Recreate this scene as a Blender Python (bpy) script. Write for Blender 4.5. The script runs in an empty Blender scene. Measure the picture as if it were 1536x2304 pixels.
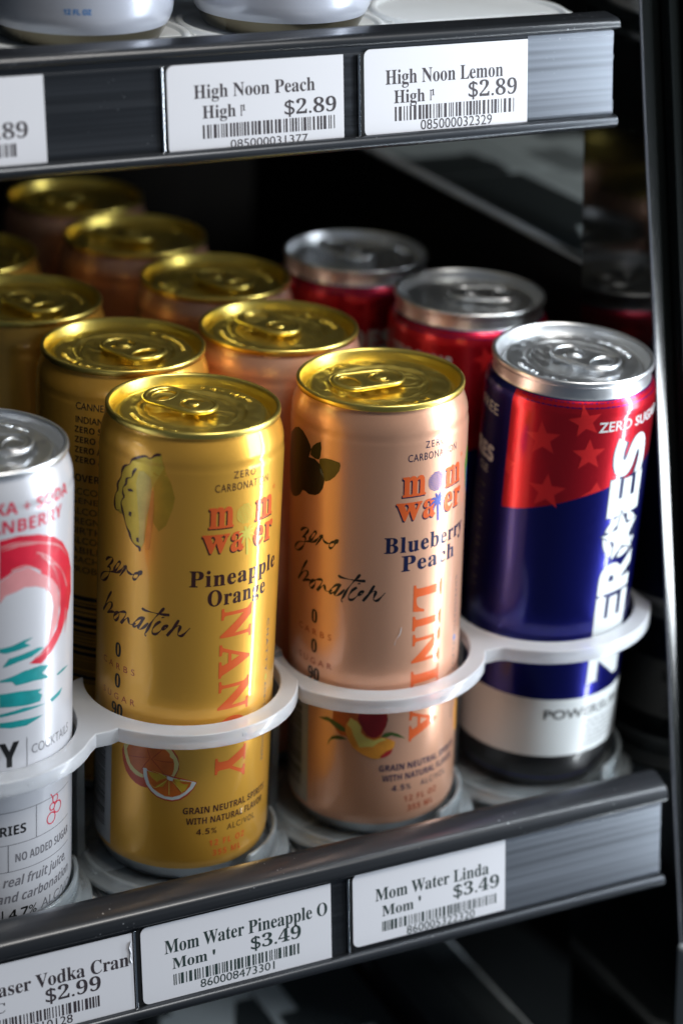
import bpy, bmesh, math, random
from mathutils import Matrix, Vector
random.seed(7)
S = 0.001                      # everything below is written in millimetres
sc = bpy.context.scene
col = sc.collection
PI = math.pi

# ------------------------------------------------------------------ camera
cd = bpy.data.cameras.new('camera')
cam = bpy.data.objects.new('camera', cd)
col.objects.link(cam)
cam.matrix_world = Matrix((
    (0.8931955494807291, 0.14601682101916788, -0.42530083278460046, -258.0278295123058 * S),
    (-0.4494222697985141, 0.2585884938236964, -0.8550740402275956, -643.9436037167458 * S),
    (-0.014877291318315975, 0.9548879928250477, 0.2965933029614484, 328.42058750768433 * S),
    (0, 0, 0, 1)))
cd.sensor_fit = 'VERTICAL'
cd.sensor_height = 36.0
cd.lens = 79.78
cd.clip_start = 0.02
cd.clip_end = 50
cd.dof.use_dof = True
cd.dof.focus_distance = 0.706
cd.dof.aperture_fstop = 5.0
cd.dof.aperture_blades = 7
sc.camera = cam

# ------------------------------------------------------------------ light
w = bpy.data.worlds.new('World')
sc.world = w
w.use_nodes = True
bg = w.node_tree.nodes['Background']
bg.inputs[0].default_value = (0.62, 0.78, 1.0, 1)
bg.inputs[1].default_value = 0.07
sc.view_settings.view_transform = 'Standard'
sc.view_settings.look = 'None'
sc.view_settings.exposure = 0.12
sc.view_settings.gamma = 1.0


def area(name, loc, target, sx, sy, power, colr):
    l = bpy.data.lights.new(name, 'AREA')
    l.shape = 'RECTANGLE'
    l.size, l.size_y = sx * S, sy * S
    l.energy = power
    l.color = colr
    o = bpy.data.objects.new(name, l)
    col.objects.link(o)
    o.location = Vector(loc) * S
    d = (Vector(target) - Vector(loc)).normalized()
    o.rotation_mode = 'QUATERNION'
    if abs(d.z) < 0.9:
        z = -d
        x = Vector((0, 0, 1)).cross(z).normalized()
        y = z.cross(x)
        o.rotation_quaternion = Matrix((x, y, z)).transposed().to_quaternion()
    else:
        o.rotation_quaternion = d.to_track_quat('-Z', 'Y')
    return o


# the cooler's vertical LED strip, on the inside of the door mullion at the right
area('led_strip', (222, -98, 120), (60, -20, 120), 6, 560, 0.62, (0.88, 0.95, 1.0))
# large unseen soft light off to the right, giving the broad soft sheen
area('unseen_side_light', (1020, -600, 260), (60, 0, 120), 420, 900, 12.5, (0.84, 0.91, 1.0))
area('shop_ceiling_light', (220, -660, 960), (60, 0, 100), 420, 320, 6.5, (1.0, 0.95, 0.88))

# ------------------------------------------------------------------ materials
MATS = {}


def new_mat(name):
    m = bpy.data.materials.new(name)
    m.use_nodes = True
    MATS[name] = m
    return m, m.node_tree, m.node_tree.nodes['Principled BSDF']


def setp(b, **k):
    for n, v in k.items():
        n = n.replace('_', ' ')
        if n in b.inputs:
            b.inputs[n].default_value = v


def paint(name, c, metal=0.0, rough=0.3, coat=0.0, coat_rough=0.08, grain=0.0, var=0.0, bump=0.0, scale=900, spec=0.5):
    if name in MATS:
        return MATS[name]
    m, nt, b = new_mat(name)
    setp(b, Base_Color=(*c, 1), Metallic=metal, Roughness=rough, Coat_Weight=coat, Coat_Roughness=coat_rough,
         Specular_IOR_Level=spec)
    N = nt.nodes
    tc = N.new('ShaderNodeTexCoord')
    if grain or var or bump:
        nz = N.new('ShaderNodeTexNoise')
        nz.inputs['Scale'].default_value = scale
        nz.inputs['Detail'].default_value = 5
        nt.links.new(tc.outputs['Object'], nz.inputs['Vector'])
        if grain:
            mr = N.new('ShaderNodeMapRange')
            mr.inputs['To Min'].default_value = max(0.0, rough - grain)
            mr.inputs['To Max'].default_value = rough + grain
            nt.links.new(nz.outputs['Fac'], mr.inputs['Value'])
            nt.links.new(mr.outputs['Result'], b.inputs['Roughness'])
        if var:
            nz2 = N.new('ShaderNodeTexNoise')
            nz2.inputs['Scale'].default_value = scale * 0.12
            nz2.inputs['Detail'].default_value = 6
            nt.links.new(tc.outputs['Object'], nz2.inputs['Vector'])
            mx = N.new('ShaderNodeMix')
            mx.data_type = 'RGBA'
            mx.inputs[6].default_value = (*[x * (1 - var) for x in c], 1)
            mx.inputs[7].default_value = (*[min(1, x * (1 + var)) for x in c], 1)
            nt.links.new(nz2.outputs['Fac'], mx.inputs[0])
            nt.links.new(mx.outputs[2], b.inputs['Base Color'])
        if bump:
            bp = N.new('ShaderNodeBump')
            bp.inputs['Strength'].default_value = bump
            bp.inputs['Distance'].default_value = 0.0002
            nt.links.new(nz.outputs['Fac'], bp.inputs['Height'])
            nt.links.new(bp.outputs['Normal'], b.inputs['Normal'])
    return m


def can_paint(name, c, metal=0.62, rough=0.35, coat=0.8, cr=0.065):
    new = name not in MATS
    m = paint(name, c, metal, rough, coat, cr, grain=0.05, bump=0.05, scale=1400)
    if new:                       # finger smudges: the varnish is duller in soft patches
        nt = m.node_tree
        b = nt.nodes['Principled BSDF']
        tc = nt.nodes.new('ShaderNodeTexCoord')
        nz = nt.nodes.new('ShaderNodeTexNoise')
        nz.inputs['Scale'].default_value = 55
        nz.inputs['Detail'].default_value = 9
        nz.inputs['Roughness'].default_value = 0.65
        nt.links.new(tc.outputs['Object'], nz.inputs['Vector'])
        mr = nt.nodes.new('ShaderNodeMapRange')
        mr.inputs['From Min'].default_value = 0.35
        mr.inputs['From Max'].default_value = 0.7
        mr.inputs['To Min'].default_value = cr * 0.7
        mr.inputs['To Max'].default_value = cr * 2.2
        nt.links.new(nz.outputs['Fac'], mr.inputs['Value'])
        nt.links.new(mr.outputs['Result'], b.inputs['Coat Roughness'])
    return m


def brushed(name, c, metal, rough, axis, amp=0.25, dust=0.0, coat=0.0):
    """long streaks along one axis, plus sparse dust specks"""
    m, nt, b = new_mat(name)
    setp(b, Metallic=metal, Roughness=rough, Coat_Weight=coat, Coat_Roughness=0.14)
    N, L = nt.nodes, nt.links
    tc = N.new('ShaderNodeTexCoord')
    mp = N.new('ShaderNodeMapping')
    mp.inputs['Scale'].default_value = [6 if i == axis else 620 for i in range(3)]
    L.new(tc.outputs['Object'], mp.inputs['Vector'])
    nz = N.new('ShaderNodeTexNoise')
    nz.inputs['Scale'].default_value = 1.0
    nz.inputs['Detail'].default_value = 4
    L.new(mp.outputs['Vector'], nz.inputs['Vector'])
    mx = N.new('ShaderNodeMix')
    mx.data_type = 'RGBA'
    mx.inputs[6].default_value = (*[x * (1 - amp) for x in c], 1)
    mx.inputs[7].default_value = (*[min(1, x * (1 + amp)) for x in c], 1)
    L.new(nz.outputs['Fac'], mx.inputs[0])
    mr = N.new('ShaderNodeMapRange')
    mr.inputs['To Min'].default_value = rough - 0.1
    mr.inputs['To Max'].default_value = rough + 0.12
    L.new(nz.outputs['Fac'], mr.inputs['Value'])
    L.new(mr.outputs['Result'], b.inputs['Roughness'])
    src = mx.outputs[2]
    if dust:
        vo = N.new('ShaderNodeTexVoronoi')
        vo.inputs['Scale'].default_value = 420
        L.new(tc.outputs['Object'], vo.inputs['Vector'])
        th = N.new('ShaderNodeMapRange')
        th.inputs['From Min'].default_value = 0.0
        th.inputs['From Max'].default_value = 0.16
        th.inputs['To Min'].default_value = 1.0
        th.inputs['To Max'].default_value = 0.0
        L.new(vo.outputs['Distance'], th.inputs['Value'])
        n3 = N.new('ShaderNodeTexNoise')
        n3.inputs['Scale'].default_value = 55
        L.new(tc.outputs['Object'], n3.inputs['Vector'])
        t2 = N.new('ShaderNodeMapRange')
        t2.inputs['From Min'].default_value = 0.55
        t2.inputs['From Max'].default_value = 0.68
        L.new(n3.outputs['Fac'], t2.inputs['Value'])
        mu = N.new('ShaderNodeMath')
        mu.operation = 'MULTIPLY'
        L.new(th.outputs['Result'], mu.inputs[0])
        L.new(t2.outputs['Result'], mu.inputs[1])
        mu2 = N.new('ShaderNodeMath')
        mu2.operation = 'MULTIPLY'
        mu2.inputs[1].default_value = dust
        L.new(mu.outputs[0], mu2.inputs[0])
        m2 = N.new('ShaderNodeMix')
        m2.data_type = 'RGBA'
        m2.inputs[7].default_value = (0.5, 0.52, 0.55, 1)
        L.new(mu2.outputs[0], m2.inputs[0])
        L.new(src, m2.inputs[6])
        src = m2.outputs[2]
    L.new(src, b.inputs['Base Color'])
    bp = N.new('ShaderNodeBump')
    bp.inputs['Strength'].default_value = 0.12
    bp.inputs['Distance'].default_value = 0.0003
    L.new(nz.outputs['Fac'], bp.inputs['Height'])
    L.new(bp.outputs['Normal'], b.inputs['Normal'])
    return m


def milky(name, c, trans, rough, ior=1.45, grime=0.0):
    m, nt, b = new_mat(name)
    setp(b, Base_Color=(*c, 1), Roughness=rough, IOR=ior, Transmission_Weight=trans,
         Subsurface_Weight=0.25, Subsurface_Scale=0.004)
    b.inputs['Subsurface Radius'].default_value = (1, 1, 1)
    N, L = nt.nodes, nt.links
    tc = N.new('ShaderNodeTexCoord')
    nz = N.new('ShaderNodeTexNoise')
    nz.inputs['Scale'].default_value = 60
    nz.inputs['Detail'].default_value = 8
    L.new(tc.outputs['Object'], nz.inputs['Vector'])
    mr = N.new('ShaderNodeMapRange')
    mr.inputs['To Min'].default_value = rough - 0.05
    mr.inputs['To Max'].default_value = rough + 0.08
    L.new(nz.outputs['Fac'], mr.inputs['Value'])
    if grime:
        L.new(mr.outputs['Result'], b.inputs['Roughness'])
        t2 = N.new('ShaderNodeMapRange')
        t2.inputs['From Min'].default_value = 0.42
        t2.inputs['From Max'].default_value = 0.75
        t2.inputs['To Max'].default_value = grime
        L.new(nz.outputs['Fac'], t2.inputs['Value'])
        mx = N.new('ShaderNodeMix')
        mx.data_type = 'RGBA'
        mx.inputs[6].default_value = (*c, 1)
        mx.inputs[7].default_value = (0.12, 0.08, 0.05, 1)
        L.new(t2.outputs['Result'], mx.inputs[0])
        L.new(mx.outputs[2], b.inputs['Base Color'])
    return m


GOLDP = can_paint('gold_orange_paint', (0.86, 0.45, 0.06))
PEACHP = can_paint('copper_peach_paint', (0.84, 0.46, 0.30))
NAVYP = can_paint('navy_paint', (0.005, 0.007, 0.17), 0.85, 0.3, 0.7, 0.08)
REDP = can_paint('red_paint', (0.60, 0.008, 0.022), 0.8, 0.3, 0.7, 0.08)
REDSTAR = can_paint('bright_red_star_ink', (0.74, 0.022, 0.026), 0.5, 0.3, 0.6, 0.09)
WHITEP = can_paint('white_can_paint', (0.62, 0.63, 0.67), 0.25, 0.3, 0.6, 0.06)
SELTZP = can_paint('pale_blue_white_paint', (0.60, 0.64, 0.74), 0.3, 0.3, 0.6, 0.06)
GOLD = paint('gold_metal', (0.93, 0.73, 0.18), 1.0, 0.33, grain=0.04, bump=0.04, scale=420)
SILVER = paint('silver_metal', (0.92, 0.94, 0.96), 1.0, 0.34, grain=0.04, bump=0.04, scale=420)
BASE = paint('bare_aluminium', (0.55, 0.57, 0.60), 1.0, 0.3)
BRASSB = paint('dark_gold_base_metal', (0.20, 0.18, 0.13), 1.0, 0.16)
INK_BROWN = can_paint('brown_ink', (0.050, 0.014, 0.012), 0.3)
INK_NAVY = can_paint('navy_ink', (0.006, 0.010, 0.055), 0.3)
INK_BLACK = can_paint('black_ink', (0.004, 0.004, 0.005), 0.0, 0.4, 0.35, 0.08)
INK_ORANGE = can_paint('orange_ink', (0.80, 0.13, 0.025), 0.35)
INK_RED = can_paint('red_brown_ink', (0.42, 0.06, 0.02), 0.4)
INK_WHITE = can_paint('white_ink', (0.52, 0.55, 0.56), 0.0, 0.45, 0.15, 0.12)
INK_DULL = can_paint('dull_white_ink', (0.16, 0.17, 0.20), 0.1)
INK_GREY = can_paint('grey_ink', (0.16, 0.16, 0.18), 0.1)
INK_PINK = can_paint('crimson_ink', (0.62, 0.015, 0.06), 0.15)
INK_SALMON = can_paint('salmon_ink', (0.66, 0.26, 0.27), 0.1)
INK_TEAL = can_paint('teal_ink', (0.01, 0.30, 0.30), 0.1)
INK_BLUE = can_paint('sky_blue_ink', (0.05, 0.22, 0.55), 0.1)
INK_VIOLET = can_paint('violet_blue_ink', (0.07, 0.09, 0.36), 0.3)
INK_YELLOW = can_paint('yellow_ink', (0.72, 0.60, 0.10), 0.4)
PANEL_GREY = can_paint('grey_barcode_panel_ink', (0.36, 0.38, 0.40), 0.1)


def art(name, c, var=0.35, metal=0.15):
    return paint(name, c, metal, 0.36, 0.35, 0.1, var=var, scale=1500)


# ------------------------------------------------------------------ mesh helpers
def mesh_obj(name, bm_or_data, mats, parent=None, smooth=True, normals=None):
    me = bpy.data.meshes.new(name)
    if isinstance(bm_or_data, tuple):
        me.from_pydata([Vector(v) * S for v in bm_or_data[0]], [], bm_or_data[1])
    else:
        for v in bm_or_data.verts:
            v.co *= S
        bm_or_data.to_mesh(me)
        bm_or_data.free()
    if not isinstance(mats, (list, tuple)):
        mats = [mats]
    for m in mats:
        me.materials.append(m)
    if smooth:
        me.polygons.foreach_set('use_smooth', [True] * len(me.polygons))
    if normals is not None:
        me.normals_split_custom_set_from_vertices(normals)
    me.update()
    o = bpy.data.objects.new(name, me)
    col.objects.link(o)
    if parent is not None:
        o.parent = parent
    return o


def sharp(o, deg=35):
    me = o.data
    bm = bmesh.new()
    bm.from_mesh(me)
    for e in bm.edges:
        if len(e.link_faces) == 2 and e.calc_face_angle(0) > math.radians(deg):
            e.smooth = False
    bm.to_mesh(me)
    bm.free()
    return o


def tag(o, label=None, cat=None, group=None, kind=None):
    if label:
        o['label'] = label
    if cat:
        o['category'] = cat
    if group:
        o['group'] = group
    if kind:
        o['kind'] = kind
    return o


def thing(name, label, cat, loc=(0, 0, 0), rot=None, group=None):
    o = bpy.data.objects.new(name, None)
    o.empty_display_size = 0.02
    col.objects.link(o)
    M = Matrix.Translation(Vector(loc) * S)
    if rot is not None:
        M = M @ rot.to_4x4()
    o.matrix_world = M
    return tag(o, label, cat, group)


def box(bm, x0, x1, y0, y1, z0, z1, M=None, bev=0.0):
    b2 = bmesh.new()
    bmesh.ops.create_cube(b2, size=1)
    for v in b2.verts:
        v.co = Vector(((x0 + x1) / 2 + v.co.x * (x1 - x0), (y0 + y1) / 2 + v.co.y * (y1 - y0), (z0 + z1) / 2 + v.co.z * (z1 - z0)))
    if bev:
        bmesh.ops.bevel(b2, geom=list(b2.edges), offset=bev, segments=2, affect='EDGES', profile=0.5)
    if M is not None:
        bmesh.ops.transform(b2, matrix=M, verts=b2.verts)
    off = {v: bm.verts.new(v.co) for v in b2.verts}
    for f in b2.faces:
        bm.faces.new([off[v] for v in f.verts])
    b2.free()


def lathe(profile, seg=128, cap0=True, cap1=False, matidx=None, a0=0.0, a1=2 * PI):
    """profile [(r,z)...] bottom to top -> bmesh"""
    bm = bmesh.new()
    closed = abs(a1 - a0 - 2 * PI) < 1e-6
    n = seg if closed else seg + 1
    rings = []
    for r, z in profile:
        rings.append([bm.verts.new((r * math.sin(a0 + (a1 - a0) * i / seg), -r * math.cos(a0 + (a1 - a0) * i / seg), z)) for i in range(n)])
    for k in range(len(profile) - 1):
        for i in range(seg):
            j = (i + 1) % n
            f = bm.faces.new((rings[k][i], rings[k][j], rings[k + 1][j], rings[k + 1][i]))
            if matidx:
                f.material_index = matidx(k)
    if cap0:
        bm.faces.new(list(reversed(rings[0])))
    if cap1:
        bm.faces.new(rings[-1])
    return bm


def smoothp(pts, n=4):
    """catmull-rom through a list of 2d points"""
    out = []
    P = [pts[0]] + list(pts) + [pts[-1]]
    for i in range(1, len(P) - 2):
        p0, p1, p2, p3 = P[i - 1:i + 3]
        for k in range(n):
            t = k / n
            out.append(tuple(0.5 * ((2 * p1[j]) + (-p0[j] + p2[j]) * t + (2 * p0[j] - 5 * p1[j] + 4 * p2[j] - p3[j]) * t * t
                                    + (-p0[j] + 3 * p1[j] - 3 * p2[j] + p3[j]) * t ** 3) for j in range(2)))
    out.append(tuple(pts[-1]))
    return out


# ------------------------------------------------------------------ lettering
def SER(s):
    o = ''
    for c in s:
        if 'A' <= c <= 'Z': o += chr(0x1D400 + ord(c) - 65)
        elif 'a' <= c <= 'z': o += chr(0x1D41A + ord(c) - 97)
        elif '0' <= c <= '9': o += chr(0x1D7CE + ord(c) - 48)
        else: o += c
    return o


def BLD(s):
    o = ''
    for c in s:
        if 'A' <= c <= 'Z': o += chr(0x1D5D4 + ord(c) - 65)
        elif 'a' <= c <= 'z': o += chr(0x1D5EE + ord(c) - 97)
        elif '0' <= c <= '9': o += chr(0x1D7EC + ord(c) - 48)
        else: o += c
    return o


def glyphs(body, offset=0.0, spacing=1.0, shear=0.0):
    """flat lettering as ([verts2d],[faces]); unit font size"""
    c = bpy.data.curves.new('lettering', 'FONT')
    c.body = body
    c.resolution_u = 3
    c.offset = offset
    c.space_character = spacing
    c.shear = shear
    o = bpy.data.objects.new('lettering', c)
    me = bpy.data.meshes.new_from_object(o)
    vs = [(v.co.x, v.co.y) for v in me.vertices]
    fs = [tuple(p.vertices) for p in me.polygons]
    bpy.data.meshes.remove(me)
    bpy.data.objects.remove(o)
    bpy.data.curves.remove(c)
    return vs, fs


class Flat:
    """flat print collected in (u, v) millimetres, per material"""

    def __init__(self):
        self.v, self.f, self.lay = [], [], []

    def add(self, vs, fs, layer=0):
        b = len(self.v)
        self.v += list(vs)
        self.lay += [layer] * len(vs)
        self.f += [tuple(b + i for i in f) for f in fs]

    def text(self, s, u0, v0, u1, v1, rot=0, offset=0.0, spacing=1.0, shear=0.0, base=None, layer=0, adv=False, du=0, dv=0):
        """fit the ink box of s into the box; base: also keep descenders under v0 when 'x' given"""
        vs, fs = glyphs(s, offset, spacing, shear)
        xs = [p[0] for p in vs]
        ys = [p[1] for p in vs]
        x0, x1, y1 = min(xs), max(xs), max(ys)
        y0 = 0.0 if base else min(ys)
        out = []
        for x, y in vs:
            a = (x - x0) / (x1 - x0)
            b = (y - y0) / (y1 - y0)
            if rot == 0:
                out.append((u0 + a * (u1 - u0) + du, v0 + b * (v1 - v0) + dv))
            elif rot == -90:
                out.append((u0 + b * (u1 - u0) + du, v1 - a * (v1 - v0) + dv))
            else:
                out.append((u1 - b * (u1 - u0) + du, v0 + a * (v1 - v0) + dv))
        self.add(out, fs, layer)

    def poly(self, pts, layer=0):
        self.add(pts, [tuple(range(len(pts)))], layer)

    def rect(self, u0, v0, u1, v1, layer=0):
        self.poly([(u0, v0), (u1, v0), (u1, v1), (u0, v1)], layer)

    def ellipse(self, u, v, a, b, n=20, layer=0):
        self.poly([(u + a * math.cos(2 * PI * i / n), v + b * math.sin(2 * PI * i / n)) for i in range(n)], layer)

    def stroke(self, pts, wd, layer=0, taper=True, smooth=4):
        P = smoothp(pts, smooth) if smooth else pts
        n = len(P)
        L, R = [], []
        for i in range(n):
            a = P[max(0, i - 1)]
            b = P[min(n - 1, i + 1)]
            dx, dy = b[0] - a[0], b[1] - a[1]
            d = math.hypot(dx, dy) or 1
            k = wd * 0.5 * (0.75 + 0.45 * math.sin(i * 0.55)) if taper else wd * 0.5
            L.append((P[i][0] - dy / d * k, P[i][1] + dx / d * k))
            R.append((P[i][0] + dy / d * k, P[i][1] - dx / d * k))
        vs = L + R
        self.add(vs, [(i, i + 1, n + i + 1, n + i) for i in range(n - 1)], layer)

    def star(self, u, v, r, rot=0, layer=0, inner=0.42):
        pts = []
        for i in range(10):
            rr = r if i % 2 == 0 else r * inner
            a = PI / 2 + rot + i * PI / 5
            pts.append((u + rr * math.cos(a), v + rr * math.sin(a)))
        self.poly(pts, layer)

    def bm(self, step=None):
        bm = bmesh.new()
        lay = bm.verts.layers.float.new('lay')
        vv = []
        for p, l in zip(self.v, self.lay):
            q = bm.verts.new((p[0], p[1], 0))
            q[lay] = l
            vv.append(q)
        for f in self.f:
            try:
                bm.faces.new([vv[i] for i in f])
            except ValueError:
                pass
        big = [f for f in bm.faces if len(f.verts) > 4]
        if big:
            bmesh.ops.triangulate(bm, faces=big)
        bm.normal_update()
        for f in bm.faces:
            if f.normal.z < 0:
                f.normal_flip()
        if step:
            xs = [v.co.x for v in bm.verts]
            x = math.ceil(min(xs) / step) * step
            while x < max(xs):
                bmesh.ops.bisect_plane(bm, geom=list(bm.verts) + list(bm.edges) + list(bm.faces), plane_co=(x, 0, 0), plane_no=(1, 0, 0), dist=1e-5)
                x += step
            ys = [v.co.y for v in bm.verts]
            if min(ys) < 10.2:
                for y in (8.0, 9.0, 10.2):
                    bmesh.ops.bisect_plane(bm, geom=list(bm.verts) + list(bm.edges) + list(bm.faces), plane_co=(0, y, 0), plane_no=(0, 1, 0), dist=1e-5)
            if max(ys) > 143:
                for y in [y * 0.7 + 143 for y in range(12)]:
                    bmesh.ops.bisect_plane(bm, geom=list(bm.verts) + list(bm.edges) + list(bm.faces), plane_co=(0, y, 0), plane_no=(0, 1, 0), dist=1e-5)
        return bm


def prof_r(prof, z):
    for (r0, z0), (r1, z1) in zip(prof, prof[1:]):
        if z0 <= z <= z1 and z1 > z0:
            t = (z - z0) / (z1 - z0)
            return r0 + (r1 - r0) * t, (r1 - r0) / (z1 - z0)
    return prof[-1][0], 0


def wrap(flat, name, mat, parent, prof, off=0.05, label=None):
    """lay flat print round a can's surface"""
    R = 28.6
    bm = flat.bm(2.0)
    lay = bm.verts.layers.float.get('lay')
    nr = []
    for v in bm.verts:
        u, z, l = v.co.x, v.co.y, v[lay]
        r, sl = prof_r(prof, z)
        th = u / R
        rr = r + off + l * 0.025
        v.co = Vector((rr * math.sin(th), -rr * math.cos(th), z))
        nr.append(Vector((math.sin(th), -math.cos(th), -sl)).normalized())
    o = mesh_obj(name, bm, mat, parent, normals=nr)
    if label:
        o['label'] = label
    return o
# outlines of printed art, in millimetres round and up the can
HAND = [[(-43.1, 107.8), (-41.5, 109.2), (-39.5, 110.1), (-38.7, 109.6), (-39.9, 107.9), (-42.1, 105.8), (-40.6, 106.5), (-40.2, 105.9), (-40.8, 103.9), (-42.3, 101.9), (-44.7, 100.2), (-47.0, 99.7), (-47.0, 100.8), (-44.2, 103.3), (-39.8, 105.1), (-37.6, 106.2), (-36.2, 107.8), (-35.1, 109.5), (-35.3, 110.2), (-36.3, 109.5), (-37.4, 107.9), (-38.1, 106.4), (-37.7, 105.6), (-36.2, 106.3), (-34.9, 107.3), (-33.7, 108.9), (-33.1, 109.6)], [(-32.5, 109.7), (-33.4, 108.0), (-35.2, 105.4), (-33.4, 108.1), (-32.5, 109.7), (-32.2, 108.9), (-31.7, 108.0), (-30.4, 107.6), (-29.1, 108.0), (-27.7, 108.8), (-29.1, 108.1), (-29.7, 106.9), (-29.4, 106.2), (-28.5, 106.6), (-27.7, 107.7), (-27.5, 108.9), (-27.0, 109.7), (-26.5, 109.7), (-27.0, 108.7), (-27.6, 108.5)], [(-39.1, 98.7), (-40.9, 96.1), (-43.2, 92.3), (-44.5, 90.2), (-42.5, 92.6), (-40.4, 94.5), (-38.8, 94.8), (-39.2, 93.1), (-41.6, 90.4), (-39.5, 91.6), (-37.7, 92.2), (-36.3, 92.3)], [(-35.8, 92.7), (-37.3, 91.5), (-37.8, 90.3), (-36.9, 89.6), (-35.7, 90.8), (-35.1, 92.3), (-35.6, 92.9), (-37.0, 92.2), (-35.6, 92.9), (-33.4, 93.9), (-32.2, 94.0), (-32.5, 92.7), (-34.3, 89.7), (-32.7, 91.3), (-31.3, 92.6), (-31.1, 91.8), (-30.7, 90.7), (-29.3, 90.9), (-28.5, 91.7)], [(-25.4, 94.3), (-26.9, 93.7), (-28.5, 92.1), (-29.2, 90.9), (-28.7, 90.3), (-27.4, 91.4), (-26.1, 93.1), (-25.3, 94.3), (-25.9, 92.6), (-27.1, 91.0), (-27.4, 90.2), (-26.6, 90.0), (-25.3, 91.1), (-23.9, 92.8)], [(-18.8, 98.9), (-19.8, 97.5), (-21.5, 95.3), (-23.1, 92.7), (-24.3, 90.1), (-25.0, 88.7), (-24.5, 88.3)], [(-26.2, 97.4), (-25.2, 96.9), (-22.7, 96.7), (-19.8, 96.6), (-17.1, 96.7)], [(-19.2, 95.8), (-19.1, 95.4)], [(-19.8, 94.2), (-21.2, 93.0), (-22.4, 91.0), (-22.3, 89.6), (-21.1, 89.7), (-19.7, 91.1), (-18.8, 92.5), (-17.6, 93.0), (-18.1, 92.0), (-19.2, 91.5), (-18.6, 92.6), (-17.8, 92.9)], [(-14.2, 95.3), (-15.3, 93.3), (-16.7, 91.2), (-17.8, 89.5), (-16.2, 91.7), (-14.6, 93.2), (-13.7, 93.1), (-14.1, 91.6), (-14.4, 90.3), (-13.4, 89.9), (-12.3, 90.8), (-10.7, 92.7)]]
BERRY = {'dark': [(-52.7, 138.2), (-48.1, 141.8), (-45.2, 142.9), (-42.3, 142.6), (-40.0, 141.0), (-38.4, 139.2), (-37.9, 137.9), (-39.0, 134.8), (-36.1, 135.1), (-33.6, 133.9), (-32.5, 131.7), (-31.9, 128.8), (-32.5, 126.1), (-33.9, 123.9), (-35.8, 122.7), (-38.8, 122.1), (-40.6, 122.5), (-42.2, 122.3), (-43.8, 120.2), (-46.7, 118.3), (-50.2, 117.3), (-53.9, 118.4), (-56.4, 126.6)], 'leafa': [(-37.9, 137.9), (-36.9, 139.4), (-35.4, 140.7), (-33.6, 141.7), (-33.3, 139.6), (-33.7, 136.5), (-34.3, 135.4), (-36.1, 135.3), (-38.1, 135.9)], 'leafb': [(-33.9, 135.8), (-31.7, 136.6), (-29.2, 136.7), (-26.4, 136.3), (-26.1, 135.4), (-26.5, 133.5), (-28.0, 131.2), (-29.7, 129.6), (-31.5, 128.7), (-32.0, 129.3), (-32.3, 131.3), (-33.2, 132.9), (-34.1, 134.6)], 'sheen': [(-33.7, 132.6), (-33.2, 132.5), (-32.5, 131.1), (-32.1, 129.8), (-32.6, 130.3), (-33.5, 131.2)]}
PEACH = {'fruit': [(-27.1, 47.8), (-27.3, 44.3), (-26.0, 40.9), (-24.3, 39.3), (-22.4, 39.4), (-19.6, 35.9), (-13.9, 37.4), (-10.9, 40.1), (-9.2, 43.8), (-8.6, 46.8), (-8.9, 48.8), (-9.2, 50.8), (-11.0, 52.8), (-14.3, 54.0), (-20.9, 53.4), (-25.0, 51.3)], 'dark': [(-18.1, 48.6), (-9.1, 48.5), (-8.6, 46.3), (-9.2, 43.8), (-10.5, 41.4), (-12.2, 39.8), (-13.9, 39.8), (-15.5, 40.6), (-16.6, 42.5), (-17.6, 44.6), (-18.5, 46.5)], 'flesh': [(-20.9, 46.8), (-18.5, 45.5), (-17.2, 43.7), (-17.3, 41.9), (-15.7, 40.1), (-13.3, 39.2), (-10.7, 40.0), (-8.2, 39.2), (-6.0, 37.9), (-6.3, 36.0), (-8.1, 33.7), (-10.2, 32.1), (-12.4, 31.7), (-14.6, 32.3), (-16.9, 33.4), (-20.0, 35.6), (-21.5, 38.1), (-22.5, 40.9), (-22.5, 43.9)], 'pale': [(-20.9, 46.6), (-18.7, 45.4), (-17.4, 43.7), (-17.4, 41.4), (-15.5, 39.6), (-13.0, 38.7), (-10.4, 39.7), (-8.9, 39.0), (-11.5, 38.1), (-13.4, 36.4), (-15.6, 36.3), (-17.8, 35.9), (-18.5, 37.5), (-19.7, 39.9), (-20.6, 42.5), (-22.0, 44.0)], 'skin': [(-10.8, 32.8), (-9.0, 34.5), (-6.7, 35.3), (-7.2, 33.9), (-8.7, 32.6), (-10.5, 32.1)], 'leafa': [(-32.7, 43.8), (-29.1, 45.0), (-26.8, 44.4), (-24.6, 43.5), (-22.8, 42.4), (-22.7, 40.9), (-24.5, 41.0), (-26.5, 42.0), (-28.5, 43.4), (-30.6, 43.5)], 'leafb': [(-29.0, 34.3), (-28.6, 36.3), (-27.4, 38.2), (-25.2, 39.1), (-23.3, 38.9), (-21.9, 38.3), (-24.5, 37.7), (-26.4, 37.5), (-27.9, 36.6)], 'leafc': [(-10.7, 40.1), (-9.4, 41.4), (-7.4, 41.7), (-5.3, 40.9), (-3.9, 39.8), (-2.4, 38.6), (-5.0, 39.6), (-7.3, 40.5), (-8.9, 39.7)]}
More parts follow.
